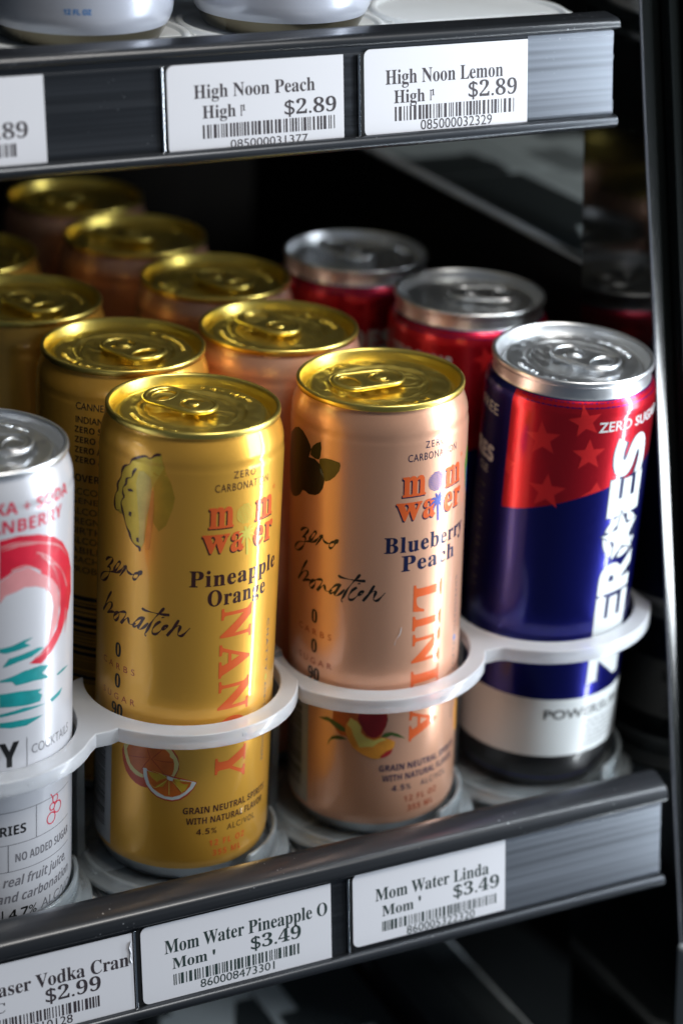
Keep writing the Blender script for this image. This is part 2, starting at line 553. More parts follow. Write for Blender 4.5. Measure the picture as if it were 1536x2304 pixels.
ORANGE = {'rind': [(-31.9, 48.1), (-32.6, 45.8), (-32.2, 42.2), (-30.9, 38.9), (-29.2, 37.0), (-27.0, 35.6), (-24.9, 35.0), (-23.0, 35.0), (-21.9, 37.4), (-16.3, 39.2), (-13.7, 40.5), (-12.7, 43.2), (-12.7, 45.3), (-13.2, 47.6), (-14.7, 50.0), (-16.6, 52.0), (-20.4, 53.1), (-26.3, 51.7)], 'pith': [(-31.9, 48.1), (-31.6, 45.1), (-30.5, 42.0), (-29.1, 40.0), (-26.8, 38.6), (-25.1, 38.3), (-21.9, 38.6), (-17.2, 39.5), (-14.4, 40.0), (-13.1, 42.8), (-12.8, 45.1), (-13.5, 47.1), (-15.2, 49.8), (-17.5, 51.3), (-22.3, 51.7), (-26.3, 50.9)], 'flesh': [(-29.9, 48.5), (-30.6, 46.9), (-30.2, 45.0), (-29.1, 42.2), (-27.5, 40.7), (-25.6, 39.8), (-23.9, 39.4), (-20.0, 40.3), (-16.3, 40.0), (-14.8, 41.0), (-14.3, 43.1), (-14.3, 45.2), (-14.6, 46.6), (-15.7, 47.4), (-15.7, 48.4), (-17.5, 50.1), (-22.2, 50.9), (-26.3, 50.2)], 'srind': [(-24.6, 41.8), (-24.3, 38.9), (-23.3, 35.8), (-21.4, 33.7), (-19.5, 32.4), (-16.8, 31.6), (-14.6, 31.4), (-12.0, 32.1), (-9.7, 33.8), (-7.9, 36.1), (-6.9, 38.4), (-7.5, 38.7), (-11.7, 39.9), (-16.3, 40.9)], 'spith': [(-24.4, 41.9), (-23.2, 42.1), (-22.8, 41.4), (-16.3, 40.6), (-14.4, 40.0), (-8.2, 38.8), (-7.1, 38.3), (-8.3, 36.1), (-10.3, 34.1), (-12.4, 32.5), (-14.6, 31.9), (-17.0, 32.1), (-19.5, 32.8), (-21.4, 34.3), (-23.1, 36.3), (-24.1, 38.9)], 'sflesh': [(-23.1, 41.3), (-20.1, 41.1), (-16.7, 40.6), (-15.2, 39.9), (-8.6, 38.7), (-9.1, 37.0), (-10.6, 35.1), (-12.4, 33.8), (-14.6, 33.0), (-16.8, 33.1), (-18.9, 34.0), (-20.9, 35.3), (-22.1, 36.9), (-22.8, 39.1)], 'sega': [(-22.8, 41.3), (-16.8, 40.6), (-16.5, 39.8), (-18.5, 38.9), (-19.6, 37.9), (-21.2, 39.0), (-22.0, 39.9)], 'segb': [(-14.2, 39.8), (-12.1, 39.7), (-12.4, 38.6), (-10.9, 37.8), (-9.6, 38.0), (-10.5, 35.7), (-11.6, 35.1), (-12.7, 36.3), (-13.7, 38.0)], 'segc': [(-16.8, 38.7), (-16.4, 38.7), (-17.7, 36.5), (-19.6, 36.0), (-19.9, 36.5)], 'core': [(-16.5, 40.4), (-15.7, 40.4), (-14.4, 39.8), (-14.6, 38.9), (-15.5, 39.0), (-16.3, 39.4)]}
PINE = {'body': [(-21.1, 148.6), (-23.0, 148.4), (-24.9, 146.8), (-26.6, 147.2), (-30.8, 145.4), (-31.6, 143.4), (-33.8, 142.4), (-35.2, 140.1), (-35.6, 137.7), (-37.0, 134.7), (-37.9, 131.3), (-38.3, 128.7), (-37.2, 126.6), (-34.9, 128.6), (-33.8, 126.2), (-32.2, 122.3), (-30.6, 119.5), (-28.7, 117.6), (-26.9, 117.3), (-25.9, 119.5), (-25.6, 122.8), (-25.0, 127.0), (-24.5, 132.7), (-23.7, 137.7), (-20.2, 144.6)], 'green': [(-23.5, 142.8), (-20.4, 146.2), (-19.6, 143.5), (-17.8, 140.2), (-16.5, 135.6), (-17.0, 132.3), (-19.0, 126.3), (-21.2, 124.0), (-23.1, 126.6), (-23.1, 134.6)], 'orange': [(-24.0, 136.8), (-23.0, 137.0), (-23.0, 129.8), (-23.5, 123.2), (-24.1, 117.4), (-25.5, 117.1), (-25.4, 122.8), (-24.8, 128.6)], 'pale': [(-26.6, 142.6), (-24.1, 140.8), (-23.8, 137.6), (-24.5, 131.1), (-25.4, 127.7), (-25.8, 122.7), (-25.9, 119.5), (-26.9, 117.9), (-28.0, 118.9), (-27.7, 123.9), (-28.2, 128.6), (-28.7, 133.3), (-29.2, 138.0), (-28.4, 142.2)]}
PINEL = [[(-21.3, 148.6), (-23.0, 148.3), (-24.9, 146.9), (-26.7, 147.3), (-31.0, 145.2), (-31.8, 143.5), (-33.8, 142.4), (-35.0, 140.4), (-35.2, 138.5), (-36.8, 135.7), (-36.8, 133.6), (-37.9, 131.6), (-38.2, 128.7), (-37.5, 127.0), (-36.0, 127.2)], [(-29.3, 142.8), (-30.4, 141.2), (-30.9, 139.6), (-32.8, 138.6), (-33.2, 136.8), (-34.4, 135.0), (-34.4, 133.3), (-33.9, 132.3), (-35.0, 130.3), (-34.7, 128.3), (-33.8, 126.2), (-32.7, 123.1), (-31.4, 121.2), (-30.6, 119.2), (-29.0, 117.8), (-27.6, 117.4), (-27.4, 116.1)], [(-32.3, 135.0), (-31.0, 135.3), (-30.2, 135.2)], [(-31.8, 127.6), (-30.8, 127.4)], [(-28.7, 119.7), (-27.8, 119.8)]]
SUN = {'red': [(-2.5, 136.1), (3.3, 136.8), (9.8, 135.7), (16.1, 133.0), (20.7, 129.4), (25.0, 123.9), (27.5, 118.1), (27.7, 110.0), (25.3, 105.4), (21.6, 101.6), (18.2, 98.3), (14.5, 95.4), (10.9, 93.5), (6.6, 94.9), (10.5, 96.8), (13.6, 98.9), (17.7, 102.4), (19.5, 107.3), (19.5, 112.4), (18.1, 116.1), (15.3, 119.7), (10.9, 122.8), (10.5, 124.1), (6.4, 126.5), (1.7, 126.0), (-2.6, 123.4)], 'pink': [(-2.6, 123.0), (1.7, 125.7), (6.4, 126.2), (11.2, 122.4), (15.3, 119.6), (18.1, 115.8), (19.2, 110.6), (18.2, 104.7), (15.4, 100.8), (13.6, 99.2), (15.3, 105.9), (16.2, 110.3), (15.3, 114.1), (12.4, 117.6), (9.1, 119.3), (5.1, 120.1), (2.3, 119.2), (-0.9, 118.5), (-2.7, 116.0)], 'str_': [(-2.6, 132.5), (1.8, 134.1), (7.4, 134.1), (14.4, 131.6), (20.8, 127.9), (16.1, 130.4), (9.8, 132.8), (3.2, 133.5), (-0.9, 132.9)]}
TEAL = [[(-2.8, 101.6), (1.0, 102.0), (4.7, 103.0), (8.0, 103.2), (5.0, 102.0), (7.0, 100.8), (3.1, 100.2), (-1.0, 99.8), (-2.8, 100.4)], [(-1.9, 95.5), (0.1, 98.0), (4.7, 98.6), (9.8, 99.2), (12.0, 98.5), (7.3, 96.9), (3.1, 96.4), (-1.1, 95.4)], [(-2.8, 91.2), (0.7, 91.9), (4.7, 92.9), (10.5, 93.0), (14.5, 91.8), (11.3, 90.2), (14.5, 87.6), (8.0, 88.7), (2.2, 88.7), (1.0, 90.2), (-2.8, 90.6)], [(17.8, 87.2), (21.2, 87.6), (25.6, 86.9), (21.8, 86.7), (18.3, 86.6)], [(-2.9, 86.7), (3.1, 86.6), (5.6, 86.2), (11.3, 85.0), (9.8, 84.2), (11.3, 83.0), (10.5, 81.1), (6.3, 81.2), (-2.9, 82.3)], [(14.6, 80.1), (17.3, 80.6), (21.2, 81.4), (19.5, 79.6), (15.5, 78.8)], [(-2.9, 80.0), (4.7, 80.7), (12.9, 79.5), (4.7, 79.4), (-2.9, 79.0)], [(-2.9, 77.1), (3.1, 76.9), (11.7, 76.1), (9.1, 75.4), (5.6, 74.5), (0.6, 74.8), (-2.9, 75.5)]]
BRUSH = [[(-2.5, 133.7), (1.8, 134.6), (7.4, 134.0), (13.5, 131.8), (19.1, 128.7), (23.4, 124.0)], [(9.1, 130.1), (12.8, 128.0), (18.1, 123.0), (21.5, 118.5), (23.6, 113.8)], [(13.6, 125.3), (17.1, 123.7), (20.2, 120.6)], [(24.4, 105.8), (23.7, 102.9), (22.3, 99.1)], [(22.9, 107.1), (22.0, 103.1), (19.9, 99.9)], [(10.8, 128.7), (15.3, 124.1), (18.1, 118.6), (19.2, 113.8), (19.0, 109.2)], [(8.4, 96.0), (10.5, 96.5), (13.6, 97.6)], [(0.8, 126.2), (4.8, 126.9), (8.0, 125.8), (10.9, 123.7)]]
ORSEG = [[(-16.3, 39.6), (-18.2, 41.0), (-21.2, 41.7)], [(-15.7, 38.9), (-15.6, 33.8)], [(-16.3, 39.2), (-19.9, 35.9), (-21.5, 36.9)], [(-14.6, 38.9), (-11.4, 34.9)], [(-14.7, 39.8), (-11.7, 39.1), (-8.4, 38.6)], [(-29.8, 44.7), (-25.7, 45.4), (-22.1, 46.1), (-18.7, 45.5), (-14.6, 45.6)], [(-22.1, 46.1), (-23.0, 48.8), (-23.4, 50.4)], [(-22.1, 45.9), (-24.4, 42.2), (-25.6, 40.0)], [(-21.7, 45.8), (-19.0, 43.0), (-17.0, 40.6)], [(-21.3, 46.1), (-19.1, 48.6), (-17.5, 50.1)]]
# ------------------------------------------------------------------ cans
PROF_G = [(23.6, 0.0), (24.6, 0.5), (25.6, 2.2), (26.5, 3.9), (27.0, 4.9), (27.5, 5.9), (28.3, 8.0), (28.6, 10.2), (28.6, 60), (28.6, 142.6), (28.42, 143.8), (28.22, 144.8),
          (28.32, 145.9), (28.18, 147.2), (27.8, 148.9), (27.25, 150.5), (26.6, 152.2), (26.1, 153.4), (26.05, 154.5)]
PROF_S = [(23.6, 0.0), (24.6, 0.5), (25.6, 2.2), (27.2, 5.4), (28.25, 8.0), (28.6, 10.2), (28.6, 60), (28.6, 144.2), (28.45, 145.8), (28.0, 147.4),
          (27.2, 148.8), (26.5, 149.7), (26.25, 150.6), (26.25, 152.8), (26.1, 154.5)]


def can_body(prof, mat, silver_neck=False, base=BASE):
    def mi(k):
        z = prof[k][1]
        if z < (4.0 if mat is SELTZP else 5.0):
            return 1
        if silver_neck and z > 149.5:
            return 2
        return 0
    bm = lathe(prof, 128, True, False, mi)
    return bm, [mat, base, SILVER]


def lid_bm(seed):
    """seamed rim, chuck wall, countersink and panel with debossed pour area and raised beads"""
    rnd = random.Random(seed)
    rim = [(26.0, 153.9), (26.6, 153.75), (26.92, 153.95), (27.0, 154.4), (27.0, 155.1), (26.92, 155.6), (26.65, 155.92), (26.2, 156.0), (25.8, 155.85), (25.55, 155.4),
           (25.35, 154.6), (25.0, 153.3), (24.7, 152.0), (24.4, 151.3), (23.9, 151.0), (23.4, 151.1), (23.1, 151.6), (22.9, 152.8), (22.5, 153.35), (21.7, 153.5)]
    seg = 144
    bm = bmesh.new()
    rings = []

    def hgt(x, y):
        r = math.hypot(x, y)
        z = 153.5
        # recessed inner panel, drop-shaped
        q = math.hypot((x + 0.5) / 1.0, y / 0.93)
        t = min(1, max(0, (17.6 - q) / 1.3))
        z -= 0.75 * t * t * (3 - 2 * t)
        # bead ring inside
        z += 0.32 * math.exp(-((q - 14.6) / 0.5) ** 2)
        # pour opening score bead on +x side
        e = math.hypot((x - 8.6) / 7.0, y / 6.2)
        z += 0.35 * math.exp(-((e - 1.0) / 0.06) ** 2) * (1 if x > 1.0 else 0.3)
        e2 = math.hypot((x - 9.5) / 3.6, y / 3.2)
        z += 0.25 * math.exp(-((e2 - 1.0) / 0.12) ** 2)
        # finger dimple on -x side
        d = math.hypot((x + 13.0) / 4.0, y / 5.5)
        z -= 0.7 * max(0, 1 - d * d)
        # rivet boss
        z += 0.5 * math.exp(-(r / 2.6) ** 4)
        z += 0.09 * math.sin(x * 0.9 + y * 0.5 + 1.5 * math.sin(y * 0.3)) + 0.04 * math.sin(y * 1.1 - x * 0.5 + math.sin(x * 0.4))
        return z
    for r, z in rim:
        rings.append([bm.verts.new((r * math.sin(2 * PI * i / seg), -r * math.cos(2 * PI * i / seg), z)) for i in range(seg)])
    rr = 21.0
    while rr > 0.4:
        ring = []
        for i in range(seg):
            x, y = rr * math.sin(2 * PI * i / seg), -rr * math.cos(2 * PI * i / seg)
            ring.append(bm.verts.new((x, y, hgt(x, y))))
        rings.append(ring)
        rr -= 0.42
    for k in range(len(rings) - 1):
        for i in range(seg):
            j = (i + 1) % seg
            bm.faces.new((rings[k][i], rings[k][j], rings[k + 1][j], rings[k + 1][i]))
    bm.faces.new(rings[-1])
    # stamped marks along two arcs of the panel
    for a0, a1 in ((math.radians(150), math.radians(212)), (math.radians(-40), math.radians(22))):
        a = a0
        while a < a1:
            M = Matrix.Rotation(a, 4, 'Z') @ Matrix.Translation((0, -19.6, 153.55)) @ Matrix.Rotation(rnd.uniform(-.5, .5), 4, 'Z')
            if rnd.random() < 0.84:
                box(bm, -0.16, 0.16, -rnd.uniform(.4, .95), rnd.uniform(.4, .95), -0.1, 0.16, M, 0.05)
            a += 0.038
    return bm


def stadium(L, Wd, n=14, cx=0, taper=1.0):
    """outline of a rounded tab, along x, nose narrower by taper"""
    pts = []
    r = Wd / 2
    for i in range(n + 1):
        a = -PI / 2 + PI * i / n
        pts.append((cx + L / 2 - r * taper + r * taper * math.cos(a), r * taper * math.sin(a)))
    for i in range(n + 1):
        a = PI / 2 + PI * i / n
        pts.append((cx - L / 2 + r * 0.75 + r * 0.75 * math.cos(a), r * math.sin(a)))
    return pts


def spline2(c, pts, z=0.0):
    s = c.splines.new('POLY')
    s.points.add(len(pts) - 1)
    for p, q in zip(s.points, pts):
        p.co = (q[0], q[1], z, 1)
    s.use_cyclic_u = True


def curve_mesh(dims, loops, extrude, bevel, res=3, z=0):
    c = bpy.data.curves.new('tab', 'CURVE')
    c.dimensions = dims
    if dims == '2D':
        c.fill_mode = 'BOTH'
    c.extrude = extrude
    c.bevel_depth = bevel
    c.bevel_resolution = res
    for l in loops:
        spline2(c, l, z)
    o = bpy.data.objects.new('tab', c)
    me = bpy.data.meshes.new_from_object(o)
    bm = bmesh.new()
    bm.from_mesh(me)
    bpy.data.meshes.remove(me)
    bpy.data.objects.remove(o)
    bpy.data.curves.remove(c)
    return bm


def merge(dst, src, M=None):
    if M is not None:
        bmesh.ops.transform(src, matrix=M, verts=src.verts)
    mp = {v: dst.verts.new(v.co) for v in src.verts}
    for f in src.faces:
        try:
            dst.faces.new([mp[v] for v in f.verts])
        except ValueError:
            pass
    src.free()


def tab_bm():
    out = stadium(24.5, 15.0, 14, -4.6, 0.92)
    finger = [(-10.6 + 3.9 * math.cos(a) * (1 if math.cos(a) < 0 else 0.75), 4.9 * math.sin(a)) for a in [2 * PI * i / 22 for i in range(22)]]
    slit = []
    for i in range(15):
        a = math.radians(70 + 220 * i / 14)
        slit.append((4.5 * math.cos(a) + 0.4, 4.3 * math.sin(a)))
    for i in range(15):
        a = math.radians(290 - 220 * i / 14)
        slit.append((3.3 * math.cos(a) + 0.4, 3.1 * math.sin(a)))
    bm = bmesh.new()
    merge(bm, curve_mesh('2D', [out, finger, slit], 0.25, 0.18, 2))
    merge(bm, curve_mesh('3D', [stadium(23.4, 13.9, 14, -4.6, 0.92)], 0, 0.82, 4, 0.12))
    merge(bm, curve_mesh('3D', [[(x * 1.02 + 0.2, y * 1.08) for x, y in finger]], 0, 0.5, 3, 0.1))
    merge(bm, curve_mesh('3D', [[(5.2 * math.cos(math.radians(360 * i / 24)) + 0.4, 4.95 * math.sin(math.radians(360 * i / 24))) for i in range(24)]], 0, 0.32, 3, 0.2))
    bmesh.ops.transform(bm, matrix=Matrix.Translation((0, 0, 154.95)) @ Matrix.Rotation(math.radians(1.6), 4, 'Y'), verts=bm.verts)
    return bm


_cache = {}


def shared(key, make, name, mats, parent, M=None):
    """first use builds the mesh, later uses share it"""
    if key not in _cache:
        o = mesh_obj(name, make(), mats, parent)
        _cache[key] = o.data
    else:
        o = bpy.data.objects.new(name, _cache[key])
        col.objects.link(o)
        o.parent = parent
    if M is not None:
        o.matrix_local = M
    return o


ALPHA = math.radians(6.915)
SLOPE = Matrix.Rotation(ALPHA, 3, 'X')


def make_can(label, x, y, lx, ly, kind, tabdeg, group, base=(0, 0, 0)):
    rot = SLOPE @ Matrix.Rotation(math.radians(lx), 3, 'X') @ Matrix.Rotation(math.radians(ly), 3, 'Y')
    loc = SLOPE @ Vector((x, y, 0)) + Vector(base)
    t = thing('drink_can', label, 'can', loc, rot, group)
    prof = PROF_S if kind in ('zero', 'zero_back') else PROF_G
    pm = {'gold': GOLDP, 'peach': PEACHP, 'zero': NAVYP, 'zero_back': NAVYP, 'white': WHITEP, 'seltzer': SELTZP}[kind]
    lidm = GOLD if kind in ('gold', 'peach') else SILVER
    key = 'zero' if kind == 'zero_back' else kind
    if ('body', key) not in _cache:
        bm, ms = can_body(prof, pm, key == 'zero', BRASSB if kind == 'seltzer' else BASE)
        if key == 'zero':
            ms[1] = INK_BLACK
        o = mesh_obj('body', bm, ms, t)
        _cache[('body', key)] = o.data
    else:
        o = bpy.data.objects.new('body', _cache[('body', key)])
        col.objects.link(o)
        o.parent = t
    Mz = Matrix.Rotation(math.radians(tabdeg), 4, 'Z')
    lid = shared(('lid', lidm.name), lambda: lid_bm(3), 'lid', lidm, t, Mz)
    tb = shared(('tab', lidm.name), tab_bm, 'pull_tab', lidm, lid)
    tb.matrix_local = Matrix.Identity(4)
    rv = shared(('rivet', lidm.name), lambda: lathe([(1.95, 153.4), (1.95, 155.5), (1.7, 155.75), (0.5, 155.8)], 24, False, True), 'rivet', lidm, lid)
    rv.matrix_local = Matrix.Identity(4)
    t['_prof'] = 0
    del t['_prof']
    return t, prof


# the print of the two front cans of the same brand: same layout, two colourings
def mom_print(t, prof, ink, flavour1, flavour2, name_, accent, second, side):
    F = Flat()
    F.text('ZERO', 1.4, 141.3, 9.4, 143.6, spacing=1.3)
    F.text('CARBONATION', -4.5, 137.4, 15.3, 139.9, spacing=1.15)
    wrap(F, 'lettering', second, t, prof)
    sh = Flat()
    word = Flat()
    for G, du, dv, l, of in ((sh, -0.3, -0.4, 0, 0.02), (word, 0, 0, 1, 0.015)):
        G.text(SER('m'), -6.0, 125.6, 2.0, 132.6, offset=of, layer=l, du=du, dv=dv)
        G.text(SER('m'), 10.0, 125.6, 18.6, 132.6, offset=of, layer=l, du=du, dv=dv)
        G.text(SER('w'), -7.9, 117.4, 0.8, 123.6, offset=of, layer=l, du=du, dv=dv)
        G.text(SER('a'), 1.2, 117.2, 6.0, 123.8, offset=of, layer=l, du=du, dv=dv)
        G.text(SER('e'), 9.7, 117.2, 14.3, 123.8, offset=of, layer=l, du=du, dv=dv)
        G.text(SER('r'), 14.9, 117.4, 19.4, 123.8, offset=of, layer=l, du=du, dv=dv)
    word.text('®', 18.6, 133.6, 20.0, 135.0, layer=1)
    wrap(sh, 'lettering_shadow', ink, t, prof)
    wrap(word, 'lettering', INK_ORANGE, t, prof)
    # round sun and palm tree emblem in place of the o and the t
    E_ = Flat()
    for k in range(11):
        y = -3.0 + k * 0.6
        hw = math.sqrt(max(0.01, 3.25 ** 2 - y * y))
        E_.stroke([(6.1 - hw + 2 * hw * i / 12, 129.2 + y + 0.13 * math.sin(i * 2.1 + k)) for i in range(13)], 0.33, layer=2, taper=False, smooth=0)
    E_.stroke([(6.9, 121.5), (7.1, 118.5), (7.3, 115.2)], 0.85, layer=2, taper=False)
    for dx, dy in ((-3.0, 1.1), (-3.2, -1.0), (-1.9, -2.6), (2.6, 1.3), (3.0, -0.9), (1.9, -2.8), (-1.2, 2.9), (1.5, 2.8)):
        E_.stroke([(6.9, 122.0), (6.9 + dx * 0.55, 122.0 + dy * 0.6 + 0.7), (6.9 + dx, 122.0 + dy)], 0.75, layer=2)
    wrap(E_, 'palm_emblem', accent, t, prof)
    G = Flat()
    G.text(SER(flavour1), -11.4, 106.5, 22.6, 111.9, base=True, spacing=1.1, offset=0.008)
    G.text(SER(flavour2), -5.6, 99.8, 16.4, 105.2, base=True, spacing=1.1, offset=0.008)
    wrap(G, 'lettering', ink, t, prof)
    # the name running down the can
    V = Flat()
    L = {'NANCY': [('N', 98.4, 87.0), ('A', 86.0, 74.4), ('N', 73.2, 61.8), ('C', 60.4, 50.6), ('Y', 48.8, 37.4)],
         'LINDA': [('L', 94.2, 84.2), ('I', 83.0, 77.8), ('N', 76.4, 64.6), ('D', 63.2, 50.8), ('A', 48.8, 37.0)]}[name_]
    for ch, z1, z0 in L:
        V.text(SER(ch), -1.2, z0, 10.3, z1, rot=-90, offset=0.014)
    wrap(V, 'name_lettering', INK_ORANGE, t, prof)
    Vs = Flat()
    a, b, c = side
    Vs.text(a, 19.0, 70.5, 20.4, 89.3 if name_ == 'NANCY' else 91.3, rot=-90, spacing=1.3)
    Vs.text(b, 19.0, 51.0, 20.4, 66.8, rot=-90, spacing=1.3)
    Vs.text(c, 19.0, 38.5, 20.4, 47.6, rot=-90, spacing=1.3)
    wrap(Vs, 'side_lettering', INK_GREY, t, prof)
    D = Flat()
    for z in ((68.6, 49.3)):
        D.ellipse(19.7, z, 0.75, 1.15)
    wrap(D, 'dots', INK_YELLOW if name_ == 'NANCY' else INK_BLUE, t, prof)
    # bottom text
    T = Flat()
    T.text(BLD('GRAIN NEUTRAL SPIRITS'), -11.1, 26.8, 22.3, 29.2)
    T.text(BLD('WITH NATURAL FLAVOR'), -10.0, 22.9, 21.0, 25.3)
    T.text(BLD('4.5% '), -6.6, 18.9, 0.2, 21.1, spacing=1.2)
    T.text('ALC/VOL', 4.0, 18.9, 16.3, 21.1, spacing=1.2)
    wrap(T, 'lettering', ink, t, prof)
    T = Flat()
    T.text(BLD('12 FL OZ'), -2.2, 14.2, 11.3, 16.4, spacing=1.25)
    T.text(BLD('355 ML'), -0.8, 10.4, 9.9, 12.6, spacing=1.25)
    wrap(T, 'lettering', INK_ORANGE if name_ == 'NANCY' else INK_RED, t, prof)
    # handwriting
    H = Flat()
    for s in HAND:
        H.stroke(s, 0.8)
    wrap(H, 'handwriting', ink if name_ == 'NANCY' else INK_BLACK, t, prof)
    # facts on the left
    Q = Flat()
    Q.text(SER('0'), -36.6, 77.6, -34.0, 82.6, offset=0.02)
    Q.text(SER('0'), -36.6, 66.8, -34.0, 71.8, offset=0.02)
    Q.text(SER('90'), -38.0, 56.6, -32.8, 61.4, offset=0.02)
    wrap(Q, 'lettering', INK_BLACK, t, prof)
    Q = Flat()
    Q.text('CARBS', -43.3, 73.2, -28.3, 75.4, spacing=1.7)
    Q.text('SUGAR', -43.0, 62.6, -28.0, 64.8, spacing=1.7)
    Q.text('CALORIES', -46.5, 52.4, -24.4, 54.6, spacing=1.6)
    wrap(Q, 'lettering', INK_RED, t, prof)
    # barcode panel at the far left
    Bp = Flat()
    Bp.rect(-60, 8.6, -37.6, 52)
    wrap(Bp, 'barcode_panel', PANEL_GREY, t, prof, 0.04)
    Bp = Flat()
    z = 14.0
    rnd = random.Random(5)
    while z < 50:
        h = rnd.choice((0.25, 0.25, 0.5, 0.75))
        Bp.rect(-56, z, -41, z + h, 1)
        z += h + rnd.choice((0.3, 0.3, 0.6))
    wrap(Bp, 'barcode', INK_BLACK, t, prof)


def layers(t, prof, d, order):
    for i, (k, m, l) in enumerate(order):
        F = Flat()
        F.poly(d[k], i)
        wrap(F, l, m, t, prof)


def nancy(t, prof):
    mom_print(t, prof, INK_BROWN, 'Pineapple', 'Orange', 'NANCY', INK_YELLOW, INK_BROWN, ('CHATTY', 'AMBITIOUS', 'SINCERE'))
    layers(t, prof, ORANGE, [('rind', art('orange_rind_ink', (0.50, 0.06, 0.02)), 'orange_art'), ('pith', art('orange_pith_ink', (0.62, 0.55, 0.22), 0.2), 'orange_art'),
                             ('flesh', art('orange_flesh_ink', (0.52, 0.12, 0.015), 0.45), 'orange_art'), ('srind', art('orange_rind_ink', (0.5, 0.06, 0.02)), 'orange_art'),
                             ('spith', art('white_pith_ink', (0.62, 0.68, 0.66), 0.08), 'orange_art'), ('sflesh', art('orange_wedge_ink', (0.56, 0.13, 0.01), 0.5), 'orange_art'),
                             ('sega', art('yellow_segment_ink', (0.52, 0.33, 0.02), 0.5), 'orange_art'), ('segb', art('yellow_segment_ink', (0.5, 0.3, 0.02)), 'orange_art'),
                             ('segc', art('yellow_segment_ink', (0.5, 0.3, 0.02)), 'orange_art'), ('core', art('white_pith_ink', (0.6, 0.66, 0.66)), 'orange_art')])
    layers(t, prof, PINE, [('green', art('olive_green_ink', (0.62, 0.38, 0.035), 0.3, 0.6), 'pineapple_art'), ('body', art('pineapple_yellow_ink', (0.66, 0.48, 0.06), 0.3, 0.6), 'pineapple_art'),
                           ('orange', art('faded_orange_ink', (0.72, 0.33, 0.05), 0.3, 0.5), 'pineapple_art'), ('pale', art('pale_yellow_ink', (0.58, 0.46, 0.12), 0.45, 0.6), 'pineapple_art')])
    F = Flat()
    for s in ORSEG[:5]:
        F.stroke(s, 0.22, 11)
    wrap(F, 'segment_lines', INK_YELLOW, t, prof)
    F = Flat()
    for s in ORSEG[5:]:
        F.stroke(s, 0.28, 2.6)
    wrap(F, 'segment_lines', art('deep_orange_line_ink', (0.36, 0.05, 0.01)), t, prof)
    F = Flat()
    for i, s in enumerate(PINEL):
        F.stroke(s, 0.75 if i < 3 else 1.3, 5)
    wrap(F, 'pineapple_outline', INK_BROWN, t, prof)


def linda(t, prof):
    mom_print(t, prof, INK_NAVY, 'Blueberry', 'Peach', 'LINDA', INK_VIOLET, INK_NAVY, ('CHARISMATIC', 'PLAYFUL', 'MATURE'))
    layers(t, prof, BERRY, [('dark', art('dark_berry_ink', (0.002, 0.003, 0.005), 0.5, 0.0), 'blueberry_art'), ('leafa', art('dark_leaf_ink', (0.03, 0.026, 0.006)), 'blueberry_art'),
                            ('leafb', art('olive_leaf_ink', (0.11, 0.09, 0.014), 0.4), 'blueberry_art'), ('sheen', art('berry_sheen_ink', (0.09, 0.13, 0.14)), 'blueberry_art')])
    layers(t, prof, PEACH, [('fruit', art('peach_red_orange_ink', (0.52, 0.11, 0.015), 0.5), 'peach_art'), ('dark', art('peach_dark_red_ink', (0.24, 0.006, 0.008), 0.4), 'peach_art'),
                            ('leafa', art('leaf_green_ink', (0.06, 0.11, 0.02), 0.5), 'peach_art'), ('leafb', art('leaf_green_ink', (0.06, 0.1, 0.02)), 'peach_art'),
                            ('leafc', art('leaf_green_ink', (0.06, 0.1, 0.02)), 'peach_art'), ('flesh', art('peach_flesh_ink', (0.68, 0.28, 0.03), 0.35), 'peach_art'),
                            ('pale', art('peach_pale_ink', (0.64, 0.55, 0.13), 0.25), 'peach_art'), ('skin', art('peach_skin_ink', (0.38, 0.02, 0.02), 0.4), 'peach_art')])
    F = Flat()
    F.stroke([(-5.0, 80), (-5.6, 77.4), (-6.8, 75.6), (-7.2, 73.8)], 0.22, 3)
    wrap(F, 'scratch', INK_WHITE, t, prof)
    F = Flat()
    F.poly([(23.5, 129), (26.5, 134.5), (31, 132), (31, 122), (26.0, 120)], 0)
    wrap(F, 'blueberry_art', art('leaf_green_bright_ink', (0.10, 0.22, 0.03), 0.4), t, prof)
    F = Flat()
    F.poly([(26.2, 126.5), (31, 128), (34, 122), (30, 116), (27, 119)], 1)
    wrap(F, 'blueberry_art', art('berry_blue_ink', (0.03, 0.10, 0.32), 0.4), t, prof)
    F = Flat()
    F.poly([(22.8, 39), (25, 47), (34, 49), (36, 34), (28, 29), (23.6, 32)], 0)
    wrap(F, 'peach_art', art('peach_flesh_ink', (0.7, 0.3, 0.03)), t, prof)


